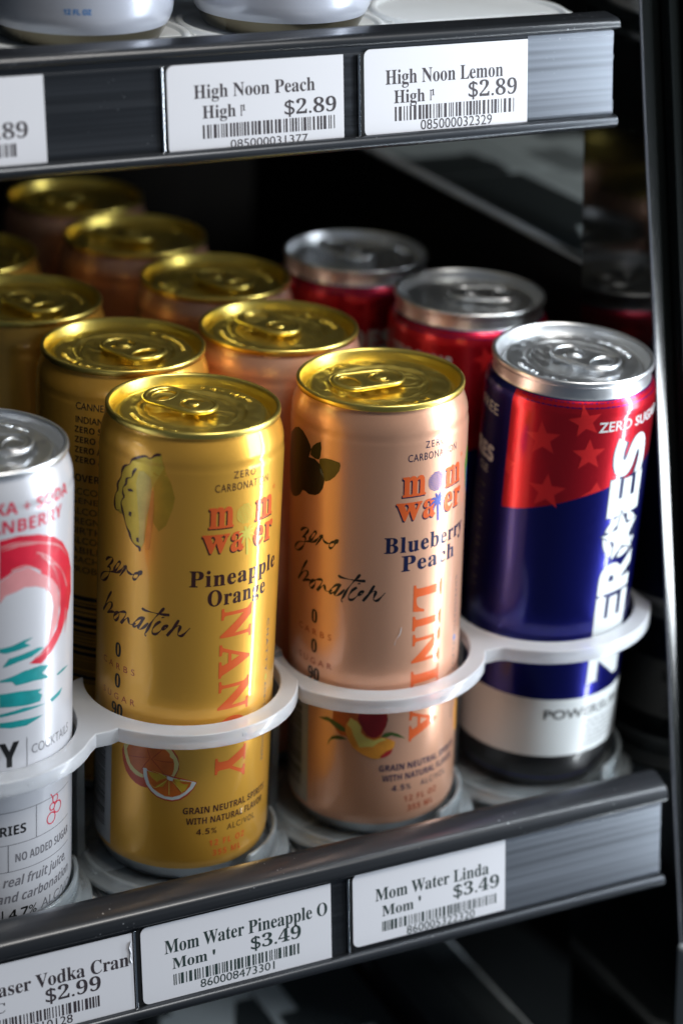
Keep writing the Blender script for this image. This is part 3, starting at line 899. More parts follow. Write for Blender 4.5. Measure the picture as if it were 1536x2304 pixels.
def zero_front(t, prof):
    F = Flat()
    arc = [(-36.6, 107.0), (-30, 108.6), (-20, 112.0), (-10, 115.6), (0, 118.6), (10, 121.4), (20, 124.0), (30, 126.4), (40, 128)]
    F.poly(arc + [(40, 149.3), (-36.6, 149.3)])
    wrap(F, 'red_panel', REDP, t, prof, 0.03)
    F = Flat()
    F.star(-24.0, 135.4, 6.3, 0.12)
    F.star(-10.6, 143.0, 5.8, 0.2)
    F.star(-8.2, 131.2, 5.9, 0.05)
    F.star(-20.8, 117.0, 6.6, 0.0)
    F.poly([(-36.5, 127.5), (-35.2, 124.8), (-32.6, 124.2), (-34.6, 122), (-34.6, 119.2), (-36.5, 120.6)])
    F.poly([(-10.0, 115.9), (-6.2, 118.2), (-4.4, 121.2), (-2.4, 118.0), (-3.2, 117.8)])
    wrap(F, 'star', REDSTAR, t, prof, 0.07)
    F = Flat()
    F.rect(-90, 15.4, 90, 38.2)
    wrap(F, 'white_band', INK_WHITE, t, prof, 0.03)
    F = Flat()
    F.rect(-90, 4.9, 90, 15.4)
    wrap(F, 'black_band', INK_BLACK, t, prof, 0.035)
    # the big brand word, reading upward, with a star in its round letter
    spec = [('Z', 43.4, 59.4), ('E', 60.6, 76.6), ('R', 77.6, 91.4), ('E', 107.0, 121.0), ('S', 121.4, 136.0)]
    for G, of, l, m in ((Flat(), 0.075, 1, INK_NAVY), (Flat(), 0.035, 2, INK_WHITE)):
        gr = 0.42 if of > 0.05 else 0
        for ch, z0, z1 in spec:
            G.text(BLD(ch), 1.0 - gr, z0 - gr, 17.4 + gr, z1 + gr, rot=90, offset=of, layer=l)
        cu, cz, ra, rb = 9.2, 99.0, 8.6 + gr, 8.3 + gr
        if l == 1:
            G.ellipse(cu, cz, ra, rb, 36, l)
        else:
            # four arcs of the ring around the star
            for a0, a1 in ((20, 78), (102, 160), (174, 248), (262, 340)):
                o_, i_ = [], []
                for k in range(9):
                    a = math.radians(a0 + (a1 - a0) * k / 8)
                    o_.append((cu + ra * math.cos(a), cz + rb * math.sin(a)))
                    rr = 0.66 if 0 < k < 8 else 0.9
                    i_.append((cu + ra * rr * math.cos(a), cz + rb * rr * math.sin(a)))
                G.poly(o_ + i_[::-1], l)
        wrap(G, 'brand_lettering' if l == 2 else 'brand_outline', m, t, prof)
    for r, l, m, k in ((10.4, 3, INK_NAVY, 0.45), (9.4, 4, INK_WHITE, 0.43)):
        G = Flat()
        G.star(9.2, 99.0, r, 0.18, l, k)
        wrap(G, 'brand_star', m, t, prof)
    F = Flat()
    F.text('ZERO SUGAR', -5.8, 139.0, 25.0, 142.6, offset=0.012)
    wrap(F, 'lettering', INK_WHITE, t, prof, 0.08)
    F = Flat()
    F.text('FREE', -54.5, 137.6, -42.6, 141.4, offset=0.005)
    F.text(BLD('RES'), -56.0, 120.2, -42.8, 126.2, offset=0.03)
    F.text('CLE', -52.0, 115.6, -45.6, 118.4, offset=0.01)
    wrap(F, 'lettering', INK_WHITE, t, prof, 0.08)
    F = Flat()
    rnd = random.Random(4)
    for k in range(17):
        z = 110 - k * 2.5
        u = -46.5 - 4 * (k % 3 == 1)
        while u > -60:
            wd = rnd.uniform(1.2, 3.2)
            F.rect(u - wd, z, u, z + 0.8)
            u -= wd + 1.0
    wrap(F, 'fine_print', INK_DULL, t, prof, 0.08)
    F = Flat()
    F.text('POWERSURGE', -13.4, 30.4, 26.5, 34.2, offset=0.016)
    wrap(F, 'lettering', INK_BLACK, t, prof, 0.08)
    F = Flat()
    for k in range(6):
        u = 1.4
        while u < 22:
            wd = rnd.uniform(1.0, 3.0)
            F.rect(u, 27.6 - k * 1.9, u + wd, 28.3 - k * 1.9)
            u += wd + 0.6
    wrap(F, 'fine_print', INK_GREY, t, prof, 0.08)


def zero_back(t, prof, txt, box_):
    F = Flat()
    F.poly([(-62, 112), (-20, 104), (40, 120), (62, 124), (62, 149.3), (-62, 149.3)])
    wrap(F, 'red_panel', REDP, t, prof, 0.03)
    F = Flat()
    F.star(-8.0, 140.0, 5.2, 0.3)
    F.star(14.0, 141.5, 5.0, 0.1)
    F.star(-30.0, 143.5, 4.8, 0.1)
    wrap(F, 'star', REDSTAR, t, prof, 0.07)
    F = Flat()
    F.text(txt, *box_, offset=0.02)
    wrap(F, 'lettering', INK_WHITE, t, prof, 0.08)


def white_front(t, prof):
    F = Flat()
    F.text(BLD('VODKA + SODA'), -16.0, 143.6, 24.2, 147.4, offset=0.0)
    F.text(BLD('CRANBERRY'), -13.0, 138.0, 20.2, 142.0, offset=0.0)
    wrap(F, 'lettering', INK_PINK, t, prof)
    F = Flat(); F.poly(SUN['pink'], 0)
    wrap(F, 'brushed_ring_art', art('salmon_brush_ink', (0.66, 0.27, 0.28), 0.15), t, prof)
    F = Flat(); F.poly(SUN['red'], 1)
    wrap(F, 'brushed_ring_art', art('crimson_brush_ink', (0.62, 0.012, 0.04), 0.35), t, prof)
    F = Flat(); F.poly(SUN['str_'], 2)
    wrap(F, 'brushed_ring_art', INK_SALMON, t, prof)
    F = Flat()
    for s in BRUSH:
        F.stroke(s, 0.5, 3)
    wrap(F, 'brush_streaks', INK_SALMON, t, prof)
    F = Flat()
    for s in TEAL:
        F.poly(s, 0)
    wrap(F, 'brushed_wave_art', art('teal_brush_ink', (0.008, 0.27, 0.28), 0.4), t, prof)
    F = Flat()
    F.text(BLD('Y'), -3.2, 61.6, 3.2, 70.0, offset=0.02)
    wrap(F, 'lettering', INK_BLACK, t, prof)
    F = Flat()
    F.text(BLD('ORIES'), -6.5, 37.8, 5.4, 41.2)
    wrap(F, 'lettering', INK_BLACK, t, prof)
    F = Flat()
    F.text(BLD('4.7%'), -0.4, 7.6, 9.4, 11.2)
    F.rect(-2.6, 7.4, -2.2, 11.4)
    wrap(F, 'lettering', INK_BLACK, t, prof)
    F = Flat()
    F.text('COCKTAILS', 7.4, 64.2, 25.4, 67.4)
    F.text(BLD('NO ADDED SUGAR'), 1.8, 28.0, 25.9, 31.0)
    F.text(BLD('with real fruit juice,'), -11.0, 19.6, 23.6, 23.2, shear=0.25, base=True)
    F.text(BLD('flavor and carbonation'), -16.0, 13.9, 26.2, 17.4, shear=0.25, base=True)
    F.text('ALC/VOL', 11.2, 7.8, 29.8, 11.4)
    F.rect(5.6, 60.5, 5.85, 70.5)
    for z in (45.8, 34.4, 24.9):
        F.rect(-24, z, 26, z + 0.22)
    F.rect(9.0, 34.4, 9.25, 45.8)
    F.rect(-0.6, 24.9, -0.35, 34.4)
    wrap(F, 'lettering', INK_GREY, t, prof)
    F = Flat()
    for cx, cy, r in ((15.4, 38.6, 1.9), (18.6, 41.2, 1.9), (15.9, 42.4, 1.2), (17.4, 44.6, 1.3)):
        F.stroke([(cx + r * math.cos(2 * PI * i / 12), cy + r * math.sin(2 * PI * i / 12)) for i in range(13)], 0.4, taper=False)
    F.stroke([(16.2, 44.8), (15.6, 46.4), (15.0, 47.0)], 0.4, taper=False)
    wrap(F, 'berry_emblem', INK_PINK, t, prof)


# front row ------------------------------------------------------------
FR = 'cans at the front of the lanes'
t, pr = make_can('gold-orange can reading NANCY, with orange slices and gold lid, standing in front of its lane', 0, 0, 0.083, 0.991, 'gold', -57, None)
nancy(t, pr)
t, pr = make_can('copper-peach can reading LINDA, with peach and blueberry art and gold lid', 71.5, 0.2, -0.079, -1.355, 'peach', 0, None)
linda(t, pr)
t, pr = make_can('navy and red can with stars and silver lid, in front of the glossy post', 140.2, 7.1, 2.938, -0.271, 'zero', 115, None)
zero_front(t, pr)
t, pr = make_can('white cranberry vodka soda can with red ring and teal waves, at the left edge', -70.6, -5.0, 0.526, 0.659, 'white', 150, None)
white_front(t, pr)
# behind ----------------------------------------------------------------
t, pr = make_can('gold-orange can turned to its small print, directly behind the NANCY can', 2.6, 57.8, 0, 0, 'gold', 109, None)
F = Flat()
for s, z, h, wd in (('CANNED IN', 142.2, 2.3, 15.5), ('INDIANA', 137.6, 2.3, 11.6)):
    F.text(s, -26.6, z, -26.6 + wd, z + h, offset=0.01)
for s, z, wd in (('ZERO SUGAR', 134.2, 17.5), ('ZERO CARBS', 130.7, 17.5), ('ZERO ADDED', 127.2, 17.0), ('ZERO AFTERTASTE', 123.8, 25)):
    F.text(BLD(s), -27.0, z, -27.0 + wd, z + 2.2)
F.text(BLD('GOVERNMENT'), -29.4, 117.2, -6.0, 119.8)
for i, s in enumerate(('ACCORDING', 'GENERAL,', 'ALCOHOLIC', 'PREGNANCY', 'BIRTH', 'ALCOHOLIC', 'ABILITY', 'MACHINERY', 'PROBLEMS')):
    F.text(s, -29.0, 112.6 - i * 3.5, -29.0 + 2.3 * len(s), 114.9 - i * 3.5)
rnd = random.Random(8)
z = 44.0
while z < 76:
    h = rnd.choice((0.5, 0.5, 1.0, 1.6))
    F.rect(-30, z, -8, z + h)
    z += h + rnd.choice((0.6, 0.8, 1.2))
wrap(F, 'lettering', INK_BLACK, t, pr)
make_can('gold-orange can second behind the NANCY can, lid cut by left edge', -11.8, 114.2, 0, 0, 'gold', 109, None)
make_can('gold-orange can third behind the NANCY can, only a blurred lid corner in view', -14.7, 172.5, 0, 0, 'gold', 60, None)
make_can('copper-peach can directly behind the LINDA can', 58.8, 57.6, 0, 0, 'peach', -70, None)
make_can('copper-peach can second behind the LINDA can, in half shade', 60.7, 115.2, 0, 0, 'peach', 109, None)
make_can('copper-peach can third behind the LINDA can, blurred in the shade', 52.9, 172.8, 0, 0, 'peach', -45, None)
make_can('copper-peach can fourth behind the LINDA can, rearmost, just below the upper shelf', 50.5, 230.6, 0, 0, 'peach', 35, None)
t, pr = make_can('red can with silver lid directly behind the navy star can', 138.9, 67.6, 0, 0, 'zero_back', 150, None)
zero_back(t, pr, 'ZERO SUGAR', (-48.0, 136.2, -19.6, 140.4))
t, pr = make_can('red can with silver lid second behind the navy star can, blurred', 122.8, 126.0, 0, 0, 'zero_back', -70, None)
zero_back(t, pr, BLD('ZEROES'), (-34.0, 126.0, 2.0, 134.0))
# upper shelf ------------------------------------------------------------
UP = (54.4, 22.2, 263.35)
t, pr = make_can('pale can with dark gold base on the upper shelf, above the peach price tag', 0, 0, 0, 0, 'seltzer', 0, None, base=UP)
F = Flat()
F.text(BLD('4.5% ALC. BY VOL.'), -3.0, 12.6, 24.0, 15.0)
wrap(F, 'lettering', INK_BLUE, t, pr)
t, pr = make_can('pale can on the upper shelf at the left edge, small blue mark near its base', 0, 0, 0, 0, 'seltzer', 0, None, base=(-12.6, 24.0, 263.5))
F = Flat()
F.text(BLD('12 FL OZ'), -15.0, 11.2, -6.8, 12.9, offset=0.03)
wrap(F, 'lettering', INK_BLUE, t, pr)
# ------------------------------------------------------------------ cooler shelves
RAIL = brushed('grey_rail_plastic', (0.045, 0.050, 0.058), 0.75, 0.30, 0, 0.35, dust=0.35, coat=0.15)
RAILTOP = brushed('dusty_rail_top', (0.026, 0.029, 0.034), 0.5, 0.32, 0, 0.3, dust=0.9, coat=0.3)
LITEND = brushed('scuffed_lit_tone_plastic', (0.12, 0.135, 0.16), 0.5, 0.38, 0, 0.5, dust=0.3, coat=0.2)  # paler than the rail, to paint in the strip light's reflection
DECKM = paint('dark_deck_paint', (0.03, 0.038, 0.045), 0.2, 0.4, grain=0.1, var=0.4, scale=120)
BLACKM = paint('black_liner', (0.003, 0.0035, 0.004), 0.0, 0.6, grain=0.1, scale=60, spec=0.25)
GLOSSB = paint('glossy_black_panel', (0.004, 0.005, 0.005), 0.0, 0.07, spec=0.6)
MILK = milky('milky_plastic', (0.86, 0.89, 0.94), 0.6, 0.2)
TRAYM = milky('smoky_clear_tray_plastic', (0.62, 0.70, 0.75), 0.74, 0.18, grime=0.5)
TRAYU = milky('frosted_white_tray_plastic', (0.80, 0.85, 0.88), 0.15, 0.4, grime=0.05)
CHROME = paint('polished_edge_metal', (0.82, 0.85, 0.88), 1.0, 0.10)
BOUNCEM = paint('pale_bounce_underside', (0.8, 0.8, 0.8), 0.0, 0.4, var=0.2, scale=80)
EDGEM = paint('acrylic_edge', (0.05, 0.055, 0.07), 0.0, 0.3, var=0.5, scale=160)
TAGP = paint('tag_paper', (0.64, 0.65, 0.69), 0.0, 0.42, var=0.02, scale=300, bump=0.03)
TAGI = paint('tag_ink', (0.035, 0.028, 0.034), 0.0, 0.5)
TAGG = paint('tag_ink_green_black', (0.016, 0.035, 0.033), 0.0, 0.5)


def extrude_x(prof, x0, x1, caps=True):
    bm = bmesh.new()
    a = [bm.verts.new((x0, y, z)) for y, z in prof]
    b = [bm.verts.new((x1, y, z)) for y, z in prof]
    n = len(prof)
    for i in range(n):
        j = (i + 1) % n
        bm.faces.new((a[i], b[i], b[j], a[j]))
    if caps:
        bm.faces.new(list(a))
        bm.faces.new(list(reversed(b)))
    bmesh.ops.recalc_face_normals(bm, faces=bm.faces)
    return bm


def shelf(label, oy, oz, lip, xr, group, bare):
    dx = xr - 6
    t = thing('cooler_shelf', label, 'shelf', (0, oy, oz), None, group)
    # rounded top lip
    k = (lip - 2.6) * 0.5
    pf = [(-42, lip - 1.2), (-43.4, lip - 0.2), (-44.4, lip + 0.2), (-46.5, lip), (-51.8, lip - k * 0.75), (-53.0, lip - k), (-53.8, lip - k - 0.9), (-54.1, 2.3), (-54.0, 1.4), (-53.4, 0.9), (-51.9, 0.5), (-50, 0.6), (-48.5, 1.4), (-42, 1.4)]
    o = mesh_obj('top_lip', extrude_x(pf, -220, xr + 1.6), RAILTOP, t)
    sharp(o, 50)
    # ribbed face behind the tags
    pf = [(-50.0, 0.9)]
    z = 0.2
    pf = [(-50.2, 1.2), (-51.9, 0.6)]
    for z, d in ((-1.4, 0.0), (-1.9, 0.35), (-2.6, 0.35), (-3.1, 0.0), (-12.0, 0.0), (-12.5, 0.2), (-13.5, 0.2), (-14.0, 0.0), (-24.0, 0.0), (-24.6, 0.3), (-25.6, 0.3), (-26.2, 0.0)):
        pf.append((-51.8 - d * 0.5, z))
    pf += [(-51.8, -27.2), (-50.0, -27.4)]
    o = mesh_obj('rail_face', extrude_x(pf, -219, xr), RAIL, t)
    sharp(o, 20)
    pf = [(-50.0, -26.6), (-52.2, -26.9), (-53.4, -26.5), (-54.6, -27.2), (-55.2, -28.6), (-54.6, -30.0), (-53.0, -30.8), (-50.2, -30.6), (-49.2, -29.0)]
    o = mesh_obj('bottom_lip', extrude_x(pf, -220, xr + 0.8), RAIL, t)
    sharp(o, 50)
    # bare right end of the price channel: scuffs, plus LED brightness painted as paler colour
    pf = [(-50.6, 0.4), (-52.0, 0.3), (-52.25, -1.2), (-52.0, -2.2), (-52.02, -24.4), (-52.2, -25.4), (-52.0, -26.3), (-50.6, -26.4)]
    o = mesh_obj('lit_tone_rail_end', extrude_x(pf, bare, xr + 0.3), LITEND, t)
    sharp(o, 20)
    # worn end of the rail
    bm = bmesh.new()
    rnd = random.Random(3)
    zz = 0.0
    while zz > -26:
        h = rnd.uniform(1.2, 4.2)
        box(bm, xr, xr + rnd.uniform(0.25, 1.2), -51.6, -50.1, max(-26.4, zz - h), zz, None, 0.12)
        zz -= h + 0.05
    mesh_obj('broken_rail_end', bm, RAIL, t, smooth=False)
    # the deck behind, sloped to the front
    M = SLOPE.to_4x4()
    for x0, x1 in ((-230, -104.6), (-101, -37.3), (-33.7, 33.9), (37.5, 104), (107.6, dx)):
        bm = bmesh.new()
        box(bm, x0, x1, -41.5, 380, -6.0, -3.2, M, 0.4)
        mesh_obj('deck_plate', bm, DECKM, t, smooth=False)
    bm = bmesh.new()
    box(bm, -230, dx, -41.0, 380, -9.0, -6.6, M, 0.3)
    mesh_obj('deck_underside', bm, BOUNCEM, t, smooth=False)  # pale sheet added out of view to reflect light into the lids
    return t


SG = 'sloping cooler shelves with price rails'
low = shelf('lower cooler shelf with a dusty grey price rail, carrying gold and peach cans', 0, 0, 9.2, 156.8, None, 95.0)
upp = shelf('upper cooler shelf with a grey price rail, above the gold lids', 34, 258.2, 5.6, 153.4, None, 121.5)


def clip(x, zt, zb, y, parent):
    bm = bmesh.new()
    box(bm, x - 0.35, x + 0.35, y - 0.5, y + 0.2, zb, zt, None, 0.12)
    mesh_obj('rail_clip', bm, CHROME, parent, smooth=False)
    bm = bmesh.new()
    box(bm, x + 0.6, x + 1.9, y - 0.12, y + 0.2, zb, zt, None, 0.05)
    mesh_obj('rail_seam', bm, BLACKM, parent, smooth=False)


clip(-3.6, -1.8, -27.0, -52.35, upp)
clip(61.3, -1.8, -27.0, -52.35, upp)
clip(-37.2, -0.3, -27.0, -52.35, low)
clip(36.4, -0.3, -27.0, -52.35, low)


def price_tag(label, x0, z0, wd, h, Y, ink, items, tilt=0.0, bars=None, seed=1, curl=False):
    t = thing('price_tag', label, 'price tag', (x0, Y, z0), Matrix.Rotation(-math.radians(tilt), 3, 'Y'))
    r = 2.2
    pts = []
    for i in range(6):
        a = PI + PI / 2 * i / 5
        pts.append((r + r * math.cos(a), r + r * math.sin(a)))
    pts += [(wd, 0), (wd, h)]
    for i in range(6):
        a = PI / 2 + PI / 2 * i / 5
        pts.append((r + r * math.cos(a), h - r + r * math.sin(a)))
    bm = bmesh.new()
    f = bm.faces.new([bm.verts.new((x, 0, z)) for x, z in pts])
    e = bmesh.ops.extrude_face_region(bm, geom=[f])
    for g in e['geom']:
        if isinstance(g, bmesh.types.BMVert):
            g.co.y += 0.25
    bmesh.ops.recalc_face_normals(bm, faces=bm.faces)
    mesh_obj('paper', bm, TAGP, t, smooth=False)
    F = Flat()
    for s, a, b, c, d, kw in items:
        F.text(s, a, b, c, d, **kw)
    bm = F.bm()
    for v in bm.verts:
        v.co = Vector((v.co.x, -0.05, v.co.y))
    mesh_obj('lettering', bm, ink, t, smooth=False)
    if bars:
        a, b, c, d = bars
        rnd = random.Random(seed)
        F = Flat()
        x = a
        mod = (b - a) / 125.0
        while x < b - mod:
            wd_ = mod * rnd.choice((1, 1, 1, 2, 2, 3))
            F.rect(x, c, min(b, x + wd_ * 0.92), d)
            x += wd_ + mod * rnd.choice((1, 1, 2, 2))
        bm = F.bm()
        for v in bm.verts:
            v.co = Vector((v.co.x, -0.04, v.co.y))
        mesh_obj('barcode', bm, ink, t, smooth=False)
    if curl:
        G = Flat()
        bm = bmesh.new()
        P = [(wd - 0.1, h - 2.6), (wd - 0.7, h - 4.6), (wd - 0.2, h - 6.4), (wd - 0.6, h - 8.6), (wd - 0.1, h - 10)]
        for (a, b), (c, d) in zip(P, P[1:]):
            vs = [bm.verts.new(q) for q in ((a, -0.02, b), (c, -0.02, d), (c - 0.5, -0.5, d), (a - 0.5, -0.5, b))]
            bm.faces.new(vs)
        mesh_obj('torn_edge', bm, TAGP, t, smooth=False)
    return t


# the N of the second line is cut off by the printer: only its left part shows
def cutn(x, z, k=1.0):
    return ('´', x, z + 1.2 * k, x + 1.5 * k, z + 3.3 * k, dict(offset=0.03))


B = dict(base=True)
UZ = -18.55
price_tag('white price tag reading High Noon Peach, left of the lemon tag on the upper rail', -2.0, 230.5, 58.0, 26.2, UZ, TAGI, [
    (SER('High Noon Peach'), 8.5, 16.1, 48.3, 20.1, B), (SER('High '), 11.1, 10.1, 21.9, 13.9, B), (SER('I'), 23.4, 10.1, 24.0, 13.3, {}), (SER('1'), 23.9, 11.6, 25.1, 13.4, {}),
    (SER('$2.89'), 38.0, 8.6, 55.4, 14.0, {}), ('085000031377', 19.9, 0.7, 45.6, 3.2, {})], bars=(11.0, 55.2, 4.1, 8.2), seed=11)
price_tag('white price tag reading High Noon Lemon, rightmost on the upper rail', 63.1, 231.0, 58.2, 26.6, UZ, TAGI, [
    (SER('High Noon Lemon'), 7.4, 15.6, 49.2, 20.0, B), (SER('High '), 10.3, 9.7, 21.1, 13.7, B), (SER('I'), 22.9, 9.8, 23.5, 13.0, {}), (SER('1'), 23.4, 11.3, 24.6, 13.2, {}),
    (SER('$2.89'), 36.7, 9.0, 54.3, 15.0, {}), ('085000032329', 19.6, 0.9, 45.2, 4.0, {})], bars=(10.5, 54.0, 4.2, 8.6), seed=12)
price_tag('white price tag cut by the left edge of the photo, on the upper rail', -98.0, 229.9, 58.0, 26.8, UZ, TAGI, [
    (SER('High Noon'), 8.5, 16.1, 34.3, 19.6, B), (SER('$2.89'), 35.4, 8.6, 52.6, 14.0, {}), ('085000031', 19.9, 0.7, 40.6, 3.2, {})], bars=(10.0, 48.9, 4.1, 7.9), seed=13)
LZ = -52.6
price_tag('white price tag reading Mom Water Pineapple, on the lower rail under the NANCY can', -35.2, -26.6, 65.3, 26.4, LZ, TAGG, [
    (SER('Mom Water Pineapple O'), 7.8, 15.8, 64.0, 20.4, B), (SER('Mom'), 10.2, 10.0, 22.0, 13.8, {}), ("'", 23.9, 11.6, 24.7, 13.4, dict(offset=0.02)),
    (SER('$3.49'), 37.0, 9.2, 54.5, 14.7, {}), ('860008473301', 19.4, 1.2, 45.0, 4.1, {})], bars=(10.4, 54.2, 4.4, 8.2), seed=14)
price_tag('white price tag reading Mom Water Linda, rightmost on the lower rail', 38.0, -25.3, 56.8, 26.0, LZ, TAGG, [
    (SER('Mom Water Linda'), 8.2, 14.8, 50.5, 19.2, B), (SER('Mom'), 10.6, 8.8, 22.2, 12.6, {}), ("'", 24.1, 11.2, 24.9, 13.0, dict(offset=0.02)),
    (SER('$3.49'), 37.1, 8.4, 54.5, 14.0, {}), ('860005322320', 19.6, 0.2, 45.2, 3.2, {})], bars=(10.6, 53.8, 3.4, 7.0), seed=15)
price_tag('white price tag reading Vodka Cran with a creased right edge, at the lower left corner', -98.0, -27.4, 60.0, 26.6, LZ, TAGI, [
    (SER('Chaser Vodka Cran'), 9.5, 15.8, 58.6, 20.4, B), (SER('C'), 15.4, 10.4, 18.6, 13.8, {}),
    (SER('$2.99'), 31.4, 9.4, 49.2, 15.1, {}), ('850031510128', 14.2, 1.4, 39.6, 4.3, {})], bars=(6.0, 48.6, 4.5, 8.3), seed=16, curl=True)


# ------------------------------------------------------------------ glide trays with stop rings
def ring_bm(cx, cy, r0, r1, z0, z1, a0, a1, seg=72):
    """rounded flat band; angles measured from the front (-y) toward +x"""
    b = 0.4
    pr = [(r0 + b, z0), (r1 - b, z0), (r1, z0 + b), (r1, z1 - b), (r1 - b, z1), (r0 + b, z1), (r0, z1 - b), (r0, z0 + b)]
    bm = bmesh.new()
    rings = []
    for i in range(seg + 1):
        a = math.radians(a0 + (a1 - a0) * i / seg)
        rings.append([bm.verts.new((cx + r * math.sin(a), cy - r * math.cos(a), z)) for r, z in pr])
    n = len(pr)
    for i in range(seg):
        for k in range(n):
            j = (k + 1) % n
            bm.faces.new((rings[i][k], rings[i][j], rings[i + 1][j], rings[i + 1][k]))
    bm.faces.new(rings[0])
    bm.faces.new(list(reversed(rings[-1])))
    bmesh.ops.recalc_face_normals(bm, faces=bm.faces)
    return bm


def tray(label, lanes, base, m1, m2, rings=True):
    t = thing('glide_tray', label, 'tray', SLOPE @ Vector((0, 0, 0)) + Vector(base), SLOPE)
    for i, (cx, cy, zr) in enumerate(lanes):
        # floor plate with raised lip, then the cup round the first can
        bm = bmesh.new()
        box(bm, cx - 33.4, cx + 33.4, cy - 8, 300, -2.4, -0.35, None, 0.3)
        mesh_obj('tray_floor', bm, m2, t, smooth=False)
        bm = lathe([(0.1, -2.9), (36.2, -2.9), (36.6, -2.4), (36.6, -1.4), (36.0, -0.9), (33.4, -0.7), (33.2, 0.5), (32.6, 0.9), (31.4, 0.9), (31.0, 0.4), (30.6, -0.55), (0.1, -0.55)], 96, False, False)
        bmesh.ops.translate(bm, vec=(cx, cy, 0), verts=bm.verts)
        mesh_obj('cup_floor', bm, m2, t)
        if rings:
            bm = ring_bm(cx, cy + 1, 31.2, 32.6, 0.8, 7.6, 22, 84, 30)
            mesh_obj('cup_wall', bm, m2, t)
        bm = bmesh.new()
        for sx in (-33.2, 31.8):
            box(bm, cx + sx, cx + sx + 1.4, cy + 34, 298, -0.36, 9.0, None, 0.3)
        mesh_obj('lane_guide', bm, m2, t, smooth=False)
        if rings:
            for sx in (-35.6, 38.6):
                bm = bmesh.new()
                box(bm, cx + sx - 1.6, cx + sx + 1.2, cy + 8, cy + 15, -2.0, zr - 0.6, None, 0.4)
                mesh_obj('ring_post', bm, m2, t, smooth=False)
    if rings:
        # one flat moulded piece: two open rings joined by a web, square outer corners
        (xa, ya, za), (xb, yb, zb) = lanes
        R, r = 38.0, 32.3
        mid = (xa + xb) / 2

        def arc(cx, cy, rad, x0, x1, n=26):
            a0, a1 = math.asin((x0 - cx) / rad), math.asin((x1 - cx) / rad)
            return [(cx + rad * math.sin(a0 + (a1 - a0) * i / n), cy - rad * math.cos(a0 + (a1 - a0) * i / n)) for i in range(n + 1)]

        def hole(cx, cy, n=40):
            a0 = math.asin(min(1, 12.0 / r)) + PI / 2
            return [(cx + r * math.sin(a0 - 2 * a0 * i / n), cy - r * math.cos(a0 - 2 * a0 * i / n)) for i in range(n + 1)]
        out = [(xa - 34.2, ya + 13.6)] + arc(xa, ya + 1.5, R, xa - 34.2, mid - 5.5) + [(mid - 2.5, (ya + yb) / 2 - 20.6), (mid + 2.5, (ya + yb) / 2 - 20.6)]
        out += arc(xb, yb + 1.5, R, mid + 5.5, xb + 34.6) + [(xb + 34.6, yb + 13.6)]
        out += hole(xb + 0.9, yb + 1.6) + hole(xa + 0.9, ya + 1.6)
        bm = curve_mesh('2D', [out], 2.1, 0.45, 2)
        zc = (za + zb) / 2 - 2.55
        sl = (zb - za) / (xb - xa)
        for v in bm.verts:
            v.co.z += zc + sl * (v.co.x - mid)
        o = mesh_obj('stop_ring', bm, m1, t)
        sharp(o, 40)
        # moulding gate marks on its front edge
        for cx, cy, zr in lanes:
            bm = bmesh.new()
            a = math.radians(9)
            box(bm, -0.9, 0.9, -0.5, 0.3, -0.7, 0.7, Matrix.Translation((cx + R * math.sin(a), cy + 1.5 - R * math.cos(a), zr - 2.5)) @ Matrix.Rotation(a, 4, 'Z'), 0.2)
            mesh_obj('gate_mark', bm, m1, t, smooth=False)
    return t


tray('two-lane frosted plastic glide tray under the white can and the NANCY can', [(-71.6, -4, 60.4), (0, 0, 60.0)], (0, 0, 0), MILK, TRAYM)
tray('two-lane frosted plastic glide tray under the LINDA can and the navy star can', [(70.6, 0, 58.6), (138.6, 4, 61.4)], (0, 0, 0), MILK, TRAYM)
tray('frosted plastic tray under the two pale cans on the upper shelf', [(-12.6, 0, 0), (54.4, 0, 0)], (0, 22.2, 263.35), TRAYU, TRAYU, rings=False)
tray('empty frosted plastic tray on the upper shelf, right of the pale cans', [(123.5, 0, 0)], (0, 22.2, 263.35), TRAYU, TRAYU, rings=False)

# ------------------------------------------------------------------ end panel and post at the right
t = thing('end_post', 'glossy black sloping cooler post with a bright polished edge, at the right', 'post', (172, -30, 0))


def slab(pts_yz, x0, x1):
    bm = bmesh.new()
    a = [bm.verts.new((x0, y, z)) for y, z in pts_yz]
    b = [bm.verts.new((x1, y, z)) for y, z in pts_yz]
    n = len(pts_yz)
    for i in range(n):
        j = (i + 1) % n
        bm.faces.new((a[i], b[i], b[j], a[j]))
    bm.faces.new(a)
    bm.faces.new(list(reversed(b)))
    bmesh.ops.recalc_face_normals(bm, faces=bm.faces)
    return bm


yf = lambda z: -5.2 - (266.3 - z) * 0.1215
pts = [(yf(-140) + 30, -140), (27 + 30, -140), (27 + 30, 420), (yf(420) + 30, 420)]
o = mesh_obj('panel', slab(pts, 0, 7.5), GLOSSB, t, smooth=False)
c = bpy.data.curves.new('edge', 'CURVE')
c.dimensions = '3D'
c.bevel_depth = 0.45
c.bevel_resolution = 4
s = c.splines.new('POLY')
s.points.add(24)
for i, q in enumerate(s.points):
    z = -140 + 560 * i / 24
    q.co = (-0.2, yf(z) + 30 - 0.6 + 0.25 * math.sin(i * 1.3), z, 1)
oc = bpy.data.objects.new('edge', c)
me = bpy.data.meshes.new_from_object(oc)
bm = bmesh.new()
bm.from_mesh(me)
bpy.data.objects.remove(oc)
mesh_obj('polished_edge', bm, EDGEM, t)
pts = [(yf(-140) + 24, -140), (yf(-140) + 29, -140), (yf(420) + 29, 420), (yf(420) + 24, 420)]
mesh_obj('seal_strip', slab(pts, 7.6, 11.5), GLOSSB, t, smooth=False)
pts = [(yf(-140) + 16, -140), (56, -140), (56, 420), (yf(420) + 16, 420)]
mesh_obj('outer_panel', slab(pts, 14, 40), GLOSSB, t, smooth=False)

